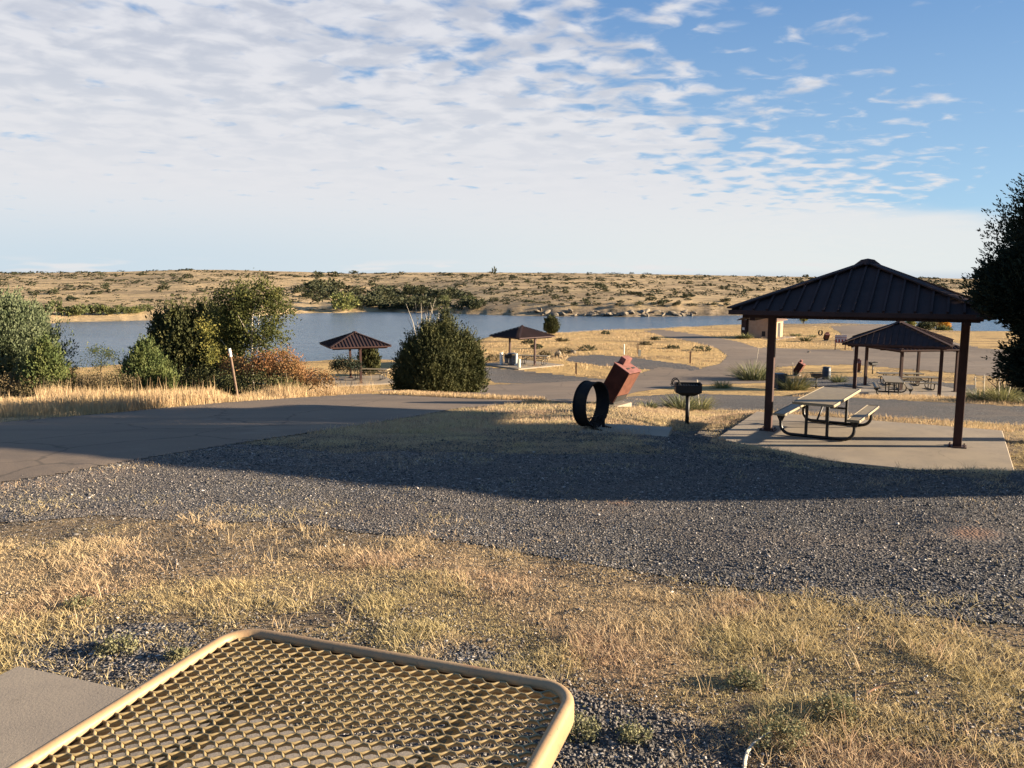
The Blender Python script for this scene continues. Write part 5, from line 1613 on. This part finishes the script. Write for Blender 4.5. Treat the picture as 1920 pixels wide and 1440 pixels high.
# bare multi-stemmed shrub at right
def bare_shrub():
    g = G(1885, 742)
    t = empty('dead_shrub', g, 0, 'bare grey-stemmed dead shrub below the right juniper', 'shrub')
    mb = MB(); r2 = RS(9)
    for i in range(9):
        a = (i - 4) * 0.16; h = 0.9 + r2.rand() * 0.8
        p1 = Vector((a * 0.8, (r2.rand() - 0.5) * 0.4, h * 0.5)); p2 = Vector((a * 1.9 + (r2.rand() - 0.5) * 0.3, (r2.rand() - 0.5) * 0.8, h))
        mb.tube([(a * 0.3, 0, -0.05), p1, p2], [0.07 if i % 3 == 0 else 0.04, 0.035, 0.012], 6)
        for j in range(3):
            b0 = p1.lerp(p2, 0.2 + 0.3 * j); mb.tube([b0, b0 + Vector(((r2.rand() - 0.5) * 0.7, (r2.rand() - 0.5) * 0.5, 0.35))], [0.02, 0.006], 5)
    mb.build('stem', M_bark, t)
bare_shrub()
bush('dark_shrub', 'dark juniper scrub under the bare grey shrub at the right edge', 'bush', 1908, 26.0, [(1900, 740, 26, 10, 1, 0), (1925, 735, 22, 12, 0.8, 0)], 110, 0.06, L_junN, 22, 0.2)

# yucca clumps
def yucca(label, px, py, hw, hh, rng, m=None, stalks=0, n=260, group='yucca clumps'):
    g = G(px, py); Y = g.y; s = Y / F
    t = empty('yucca', g, 0, label, 'yucca', None)
    R = hw * s; Hh = hh * s
    X = (rng.rand(n) - 0.5) * R * 1.0; Yy = (rng.rand(n) - 0.5) * R * 0.8
    az0 = np.arctan2(Yy, X) + rng.randn(n) * 0.4
    lean = np.clip(np.hypot(X, Yy) / R * 1.6 + np.abs(rng.randn(n)) * 0.35, 0.02, 1.3)
    L = Hh * (0.75 + 0.45 * rng.rand(n)) * (1 + 0.2 * np.sin(lean))
    Wd = np.full(n, max(0.018, 1.1 * s)) * (0.7 + 0.6 * rng.rand(n))
    blades('blade', X, Yy, L, Wd, lean, rng, m or L_yucca, None, az0=az0, Z0=np.zeros(n) - 0.02, parent=t, droop=0.35)
    if stalks:
        for i in range(stalks):
            x = (i - (stalks - 1) / 2) * R * 0.45; lx = (rng.rand() - 0.5) * 0.5
            mb = MB(); hs = Hh * (1.6 + 0.5 * rng.rand()); mb.tube([(x, 0, 0), (x + lx * 0.4 * hs, 0, hs * 0.6), (x + lx * hs * 0.6, 0, hs)], [0.016, 0.013, 0.02], 5)
            for j in range(4): mb.tube([(x + lx * hs * (0.45 + 0.04 * j), 0, hs * (0.7 + 0.08 * j)), (x + lx * hs * (0.45 + 0.04 * j) + (0.06 if j % 2 else -0.06), 0, hs * (0.74 + 0.08 * j))], [0.016, 0.010], 5)
            mb.build('flower_stalk', M_pale, t)
    return t
yucca('large dark yucca clump at the road side left of the shelter post', 1412, 712, 42, 34, rng, None, 1, 420)
yucca('yucca clump directly behind the near pedestal grill', 1278, 768, 34, 32, rng, None, 0, 300)
yucca('sunlit yellow yucca behind the grill, right part', 1312, 768, 24, 28, rng, L_yuccay, 1, 200)
yucca('low yucca tuft on the pale gravel right of the grill', 1352, 728, 24, 16, rng, L_yuccay, 0, 200)
yucca('low dark yucca between the red bin and the grill', 1216, 764, 22, 14, rng, None, 0, 150)
yucca('bright sunlit yucca right of the near shelter left post', 1490, 731, 32, 32, rng, L_yuccay, 1, 420)
yucca('small yucca beside the dark blue barrel', 1572, 717, 18, 16, rng, None, 0, 160)
yucca('dark yucca right of the near shelter right post', 1838, 751, 30, 26, rng, None, 2, 300)
yucca('broad yucca clump right of the dark one near the picture edge', 1880, 753, 36, 32, rng, L_yuccay, 2, 340)
yucca('low yucca in the shade at the right picture edge', 1925, 757, 22, 16, rng, None, 0, 200)
yucca('tiny yucca at the foot of the restroom left corner', 1391, 635, 14, 10, rng, None, 0, 140)
yucca('second tiny yucca against the restroom dark wall', 1402, 635, 8, 12, rng, L_yuccay, 0, 90)
yucca('small yucca right of the restroom, nearer the road', 1511, 640, 11, 11, rng, None, 0, 120)
yucca('low yucca patch on the grass just right of the restroom', 1492, 631, 13, 7, rng, None, 0, 120)
yucca('tiny yucca left of the far tipped bin', 1524, 633, 7, 6, rng, None, 0, 80)
yucca('grassy yucca at the foot of the round juniper, right side', 868, 722, 36, 26, rng, L_yuccay, 0, 300)
yucca('grassy green clump below the round juniper', 835, 724, 30, 22, rng, L_yucca, 0, 260)

# trees by the water at right
def small_tree(label, px, D, pt, hw, m, ov, leaf=0.3, n=90, pb=None, name='shore_tree', cat='tree', per=18):
    g = at_depth(px, D); Y = g.y; s = Y / F
    t = empty(name, g, 0, label, cat)
    h = hgt(px, pt, Y) - g.z; R = hw * s
    bl = [(0, 0, h * 0.62, R, R, h * 0.38, 1.5), (-R * 0.4, 0, h * 0.42, R * 0.6, R * 0.6, h * 0.25, 0.5), (R * 0.4, 0, h * 0.45, R * 0.6, R * 0.6, h * 0.28, 0.5)]
    V, f, att, _c = broad_crown(bl, n, leaf, rng, per, R * 0.3)
    mesh_obj('crown', V, f, m, t, attr=att)
    mb = MB(); mb.tube([(0, 0, -0.1), (0.05, 0, h * 0.4), (0.1, 0, h * 0.8)], [0.12, 0.09, 0.03], 6)
    for i in range(4):
        a = i * 1.6; mb.tube([(0, 0, h * 0.25), (math.cos(a) * R * 0.6, math.sin(a) * R * 0.6, h * 0.6)], [0.07, 0.02], 5)
    mb.build('trunk', M_bark, t)
    return t
small_tree('bright orange autumn tree by the water at right', 1772, 150, 601, 10, L_orange, 1, 0.28, 110)
small_tree('dark rounded bush by the water left of the orange tree', 1737, 146, 604, 14, L_junD, 1, 0.25, 150)
small_tree('yellow-green tree behind the dark bush at the water', 1744, 156, 598, 13, L_yellow, 1, 0.26, 100)
small_tree('thin half-bare tree between the dark bush and the orange tree', 1757, 152, 600, 8, L_brown, 1, 0.22, 22)
small_tree('low olive shrub below the orange tree', 1771, 147, 614, 14, L_olive, 1, 0.22, 70)
small_tree('pale yellow shrub tip above the ribbed shelter roof', 1707, 160, 600, 10, L_yellow, 1, 0.25, 50)
small_tree('small thin willow on the shore right of the restroom', 1507, 175, 592, 7, L_yellow, 1, 0.25, 24)

# scrub near the lakeshore meadow
for i, (px, py, hw, hh, lab) in enumerate([(1228, 634, 9, 4, 'low grey-green scrub left of the lakeside drive'), (1135, 623, 9, 4, 'low scrub tuft above the meadow near the shore rocks'), (1092, 613, 10, 3, 'flat shrub on the shoreline right of the lone juniper'), (1127, 614, 8, 3, 'flat shrub on the shoreline left of the rocks'),
                             (1210, 643, 14, 4, 'brown scrub patch in the middle of the meadow'), (1060, 655, 16, 7, 'brown scrub above the boulders by the drive'), (1100, 651, 18, 6, 'dark scrub band left of the slim white post'), (1316, 652, 22, 6, 'dark scrub streak on the point by the road fork'), (928, 668, 14, 9, 'grey scrub beside the refuse cans, to the left'), (1022, 662, 14, 7, 'grey scrub right of the picnic table behind the bollards'),
                             (990, 640, 12, 5, 'scrub behind the roof of the shelter on the lawn'), (1005, 648, 12, 6, 'olive scrub under the roof edge of the shelter on the lawn'), (1055, 636, 12, 4, 'grey scrub in the upper meadow below the lone juniper'), (1260, 650, 14, 4, 'scrub in the meadow above the short brown post')]):
    g = G(px, py + hh)
    s = g.y / F
    t = empty('scrub_bush', g, 0, lab, 'scrub')
    V, f, att, _c = broad_crown([(0, 0, hh * s * 0.6, hw * s, hw * s * 0.7, hh * s, 1)], 60, 0.10 * (g.y / 60) ** 0.7, rng, 12, 0.3 * hh * s)
    k = V.reshape(-1, 4, 3)[:, :, 2].min(1) > -0.15
    mesh_obj('foliage', V.reshape(-1, 4, 3)[k].reshape(-1, 3), np.arange(k.sum() * 4).reshape(-1, 4), L_brown if i in (4, 5, 8, 9, 12) else L_hill, t, attr=att.reshape(-1, 4)[k].ravel())

# ------------------------------------------------------------------ rocks
def rock_mesh(rng, name, m, parent=None, sub=2):
    import bmesh
    bm = bmesh.new(); bmesh.ops.create_icosphere(bm, subdivisions=sub, radius=0.5)
    ax = [Vector(nrm(rng.randn(1, 3))[0]) for _ in range(7)]; lim = [0.28 + 0.17 * rng.rand() for _ in range(7)]
    for v in bm.verts:
        p = v.co.copy()
        for a, l in zip(ax, lim):
            d = p.dot(a)
            if d > l: p -= a * (d - l)
        v.co = p * (1 + 0.05 * rng.randn())
    me = bpy.data.meshes.new(name); bm.to_mesh(me); bm.free(); me.materials.append(m)
    return me
rr_ = RS(31)
rocksD = [rock_mesh(rr_, 'shore_rock', M_rock) for _ in range(4)]
rocksP = [rock_mesh(rr_, 'shore_rock', M_rockp) for _ in range(4)]
def rock(name, me, loc, sc, label, group=None):
    o = bpy.data.objects.new(name, me); C.objects.link(o); o.location = loc; o.scale = sc; o.rotation_euler = (rr_.rand() * 0.5, rr_.rand() * 0.5, rr_.rand() * 6.28)
    return tag(o, label, 'rock', group)
for i, (px, py, wpx, hpx, d) in enumerate([(1161, 615, 7, 6, 0), (1177, 614, 9, 6, 0), (1187, 614, 7, 5, 0), (1198, 613, 9, 6, 1), (1208, 612, 7, 6, 0), (1218, 612, 9, 4, 0), (1239, 609, 8, 4, 0), (1270, 608, 8, 4, 1), (1311, 604, 6, 5, 0), (1321, 604, 5, 4, 0), (1367, 601, 9, 3, 0)]):
    g = G(px, py); s = g.y / F
    if g.y > 230: g = at_depth(px, 170)
    s = g.y / F
    rock('shore_rock', (rocksP if d else rocksD)[i % 4], (g.x, g.y, g.z + hpx * s * 0.3), (wpx * s * 1.2, wpx * s, hpx * s * 1.6), 'brown boulder in the row along the near shore', 'boulders lined up on the near shore')
for (px, py, wpx, hpx, lab) in [(1045, 668, 12, 13, 'pointed boulder with a dark side on the lawn right of the shelter'), (1075, 663, 10, 8, 'smaller dark boulder right of the pointed one'), (1455, 655, 0, 0, ''), (1516, 661, 6, 3, 'small pale stone on the road edge below the red sign')]:
    if not lab: continue
    g = G(px, py); s = g.y / F
    rock('boulder', rocksP[1] if 'pale' in lab or 'pointed' in lab else rocksD[2], (g.x, g.y, g.z + hpx * s * 0.3), (wpx * s * 1.2, wpx * s * 1.2, hpx * s * 1.4), lab)
for i in range(46):
    px = 1005 + 330 * rr_.rand(); 
    a, s_ = ray(px, 590)
    # walk along the column to the far waterline
    Ys = np.linspace(190, 300, 600); zz = zt(a * Ys, Ys); j = int(np.argmax(zz > WATER + 0.1)); Y = Ys[j] + 0.2 + rr_.rand() ** 2 * 4.5
    z = float(zt(a * Y, Y)); w_ = 0.7 + 1.5 * rr_.rand()
    rock('shore_rock', rocksP[i % 4], (a * Y, Y, z + 0.1), (w_ * 1.7, w_, w_ * (0.5 + 0.5 * rr_.rand())), 'pale rock ledge block along the far shore', 'pale ledge rocks along the far shore')

# ------------------------------------------------------------------ far hillside vegetation
rng = RS(404)
def hill_bush_mesh(name, m, n, leaf, prof=PR_ROUND, dense=1.0):
    V, f, att = juniper_crown(1.0, 0.55, prof, n, 0.25, leaf, leaf * 0.6, rng, 0.55, 7, 0.0, 0.3, 0.3)
    V[:, 2] = np.maximum(V[:, 2], -0.05)
    o = mesh_obj(name, V, f, m, attr=att)
    return o
vars_j = [hill_bush_mesh('hill_juniper', L_hill, 60, 0.20, p) for p in (PR_ROUND, PR_CONE, PR_OVAL, PR_ROUND)]
vars_w = [hill_bush_mesh('willow_tree', L_willow, 110, 0.15, PR_OVAL), hill_bush_mesh('shore_bush', L_shore, 90, 0.17, PR_ROUND), hill_bush_mesh('shore_bush', L_shore, 90, 0.17, PR_OVAL)]
used = set()
def put(v, loc, w_, h_, label, cat, group=None, name=None):
    if v.name not in used: used.add(v.name); o = v
    else:
        o = v.copy(); C.objects.link(o)
    o.location = loc; o.scale = (w_, w_ * 0.9, h_); o.rotation_euler = (0, 0, rng.rand() * 6.28)
    tag(o, label, cat, group)
    if group is None and 'group' in o: del o['group']
    return o
def far_at(px, py):
    a, s_ = ray(px, py)
    Ys = np.linspace(175, 640, 1800); z = zt(a * Ys, Ys); d = (H + s_ * Ys) - z
    land = (z > WATER) & (Ys > 182)
    k = np.flatnonzero((d < 0) & land)
    Y = Ys[k[0]] if len(k) else 618.0
    return Vector((a * Y, Y, float(zt(a * Y, Y))))
# singled-out ones
for (px, py, wpx, hpx, v, lab) in [
    (645, 583, 42, 36, vars_w[0], 'pale green rounded willow on the far shore behind the lake edge shelter'),
    (926, 515, 10, 14, vars_j[0], 'lone tall juniper breaking the skyline right of the middle'),
    (595, 520, 22, 12, vars_j[1], 'largest dark juniper on the ridge above the draw'),
    (625, 520, 18, 11, vars_j[2], 'dark juniper on the ridge just right of the largest'),
    (662, 514, 16, 7, vars_j[3], 'wide dark juniper on the skyline right of the ridge clump'),
    (1130, 544, 14, 11, vars_j[0], 'dark round juniper half way up the far slope, right of centre'),
    (1060, 550, 11, 9, vars_j[1], 'conical juniper on the far slope left of the round one'),
    (697, 537, 12, 12, vars_j[2], 'conical juniper standing alone above the dark thicket'),
    (940, 538, 9, 9, vars_j[3], 'small round juniper below the skyline juniper'),
    (832, 572, 20, 18, vars_w[1], 'green bush on the far shore right of the dead tree'),
    (878, 573, 26, 18, vars_w[2], 'broad green bush on the far shore above the round juniper right side'),
    (1393, 553, 10, 8, vars_j[0], 'dark juniper on the far slope beside the near shelter roof tip'),
    (308, 545, 16, 14, vars_j[3], 'dark tree on the far slope above the tall spiky juniper'),
    (355, 522, 14, 9, vars_j[1], 'dark bush high on the left slope below the skyline'),
    (197, 543, 12, 10, vars_j[2], 'dark bush in the middle of the left slope'),
    (102, 552, 12, 12, vars_j[0], 'dark bush on the left slope above the shore trees')]:
    g = far_at(px, py); s = g.y / F
    put(v, g, wpx * s, hpx * s, lab, 'tree' if 'willow' in lab else 'juniper')
# trees along the far left shore
for i, (px, py, wpx, hpx) in enumerate([(62, 590, 30, 14), (82, 591, 22, 14), (105, 590, 26, 24), (124, 592, 20, 14), (138, 592, 22, 17), (152, 593, 20, 20), (165, 590, 14, 16), (180, 589, 22, 16), (196, 590, 20, 16), (208, 591, 16, 12), (222, 590, 20, 16), (236, 589, 16, 12), (250, 588, 20, 12), (262, 586, 16, 12), (275, 584, 18, 12), (40, 588, 20, 14), (20, 588, 26, 18), (-10, 588, 26, 20)]):
    g = far_at(px, py); s = g.y / F
    put(vars_w[1 + i % 2] if i % 4 else vars_w[0], g, wpx * s * 1.1, hpx * s * 1.15, 'bushy green tree in the row along the far left shore', 'tree', 'trees along the far left shore')
# dark thicket in the draw
th_pts = []
while len(th_pts) < 125:
    px = 560 + 350 * rng.rand(); py = 532 + 50 * rng.rand()
    top = np.interp(px, [560, 600, 640, 700, 760, 820, 870, 910], [545, 520, 545, 552, 545, 548, 558, 572])
    if py < top: continue
    if 555 < px < 640 and py > 552 and rng.rand() < 0.75: continue
    th_pts.append((px, py))
for i, (px, py) in enumerate(th_pts):
    g = far_at(px, py); s = g.y / F
    put(vars_j[i % 4], g, (15 + 13 * rng.rand()) * s, (10 + 8 * rng.rand()) * s, 'dark tree in the thicket filling the draw across the lake', 'juniper', 'trees of the dark thicket across the lake')
for i in range(150):
    px = -20 + 1900 * rng.rand(); py = 513 + 62 * rng.rand() ** 1.3
    if fbm(px / 70.0, py / 9.0, 91, 2) < 0.42 and rng.rand() < 0.6: continue
    g = far_at(px, py); s = g.y / F
    k_ = rng.rand()
    put(vars_j[i % 4], g, (3.5 + 6 * k_ ** 2) * s, (3 + 4 * k_ ** 2) * s, 'small dark juniper dotted over the far hillside', 'juniper', 'junipers dotted over the far hillside')
for i in range(34):
    px = 840 + 560 * rng.rand(); py = 574 - 14 * rng.rand() ** 1.6
    g = far_at(px, py); s = g.y / F
    put(vars_j[i % 4], g, (7 + 9 * rng.rand()) * s, (4 + 5 * rng.rand()) * s, 'dark scrub bush on the rocky bank above the far shore', 'juniper', 'dark bushes along the far rocky bank')
# the rest of the scrub as one mass
Vs = []; At = []
cnt = 0
base_s = [juniper_crown(1.0, 0.6, PR_ROUND, 14, 0.3, 0.36, 0.24, rng, 0.4, 5, 0.0, 0.3, 0.2) for _ in range(3)]
for i in range(6500):
    Y = 215 + 400 * rng.rand() ** 0.8; a = (rng.rand() * 2 - 1) * 0.74; X = a * Y
    dn = fbm(X / 28.0, Y / 18.0, 95, 3)
    if dn < 0.47 and rng.rand() < 0.85: continue
    z = float(zt(X, Y))
    if z < WATER + 0.4: continue
    V, f, att = base_s[i % 3]
    s = (0.4 + 1.15 * rng.rand() ** 3) * (0.8 + Y / 900)
    Vs.append(V * np.array([s * 1.9, s * 1.5, s * 0.75]) + np.array([X, Y, z - 0.1])); At.append(att)
V = np.vstack(Vs); print('scrub', len(Vs), len(V))
tag(mesh_obj('hillside_scrub', V, np.arange(len(V)).reshape(-1, 4), L_hill, attr=np.concatenate(At)), 'low dark scrub speckling the far hillside', 'scrub', kind='stuff')

# ------------------------------------------------------------------ litter and weeds near the table
rng = RS(77)
def twig(label, px, py, L, ang, r=0.006, m=None, bend=0.25):
    g = G(px, py)
    d = Vector((math.cos(ang), math.sin(ang), 0)); n_ = Vector((-d.y, d.x, 0))
    pts = [g + d * (L * (k / 5 - 0.5)) + n_ * (L * bend * math.sin(k / 5 * 3.1) * 0.5) for k in range(6)]
    pts = [Vector((p.x, p.y, float(zt(p.x, p.y)) + 0.010 + 0.006 * k)) for k, p in enumerate(pts)]
    mb = MB(); mb.tube(pts, [r, r, r * 0.9, r * 0.8, r * 0.6, r * 0.3], 6)
    o = mb.build('twig', m or M_pale)
    return tag(o, label, 'twig')
twig('curved pale twig at the bottom edge right of the table', 1420, 1425, 0.22, 0.9, 0.006)
twig('short pale twig lying in the turf at lower right', 1665, 1303, 0.16, 0.1, 0.004, M_wood)
twig('crooked branch on the verge left of the fire ring', 1082, 797, 0.75, 0.35, 0.014, M_bark)
twig('broken pale twigs on the road edge above the fire ring', 1055, 752, 0.7, -0.5, 0.018)
def weed(label, px, py, R0, h, n, m=None):
    g = G(px, py)
    t = empty('weed', g, 0, label, 'weed')
    V, f, att, _c = broad_crown([(0, 0, h * 0.45, R0, R0 * 0.8, h * 0.5, 1)], n, 0.012, rng, 14, 0.02)
    V[:, 2] = np.maximum(V[:, 2], 0.0)
    mesh_obj('foliage', V, f, m or L_turfg, t, attr=att)
    mb = MB()
    for i in range(6):
        a = i * 1.05; mb.tube([(0, 0, -0.01), (math.cos(a) * R0 * 0.7, math.sin(a) * R0 * 0.7, h * 0.6)], [0.003, 0.0015], 4)
    mb.build('stem', M_bark, t)
L_weed = leafy('grey_green_weed', [(0.17, 0.165, 0.085), (0.14, 0.135, 0.07), (0.27, 0.25, 0.14)], 6, 0.2)
for (px, py, r, h, n, lab) in [(222, 1226, 0.10, 0.06, 60, 'low grey-green weed on the dark gravel left of the table'), (330, 1238, 0.05, 0.05, 30, 'small weed against the table rim on the left'),
                               (1085, 1385, 0.09, 0.07, 60, 'grey-green weed just right of the table rim'), (1455, 1400, 0.12, 0.09, 80, 'bushy weed at the bottom edge right of the curved twig'),
                               (1560, 1345, 0.10, 0.07, 60, 'pale weed in the turf at lower right'), (1190, 1395, 0.06, 0.06, 36, 'small weed on the dark gravel between the table and the twig'), (1400, 1290, 0.08, 0.06, 50, 'low weed above the curved twig'), (145, 1140, 0.07, 0.05, 40, 'low weed left of the table beyond the dark gravel')]:
    weed(lab, px, py, r, h, n, L_weed)
g = G(156, 1133); mb = MB(); mb.add([(-0.03, 0, 0.02), (0, -0.018, 0.03), (0.035, 0, 0.035), (0, 0.02, 0.025)], [(0, 1, 2, 3)])
mb.add([(-0.03, 0, 0.022), (0, -0.018, 0.032), (0.035, 0, 0.037), (0, 0.02, 0.027)], [(3, 2, 1, 0)])
o = mb.build('fallen_leaf', simple('orange_dry_leaf', (0.5, 0.2, 0.06), (0.4, 0.15, 0.05), 20, 0.7)); o.location = g; o.scale = (1.4, 1.4, 1.4)
tag(o, 'single orange fallen leaf on the turf at left', 'leaf')
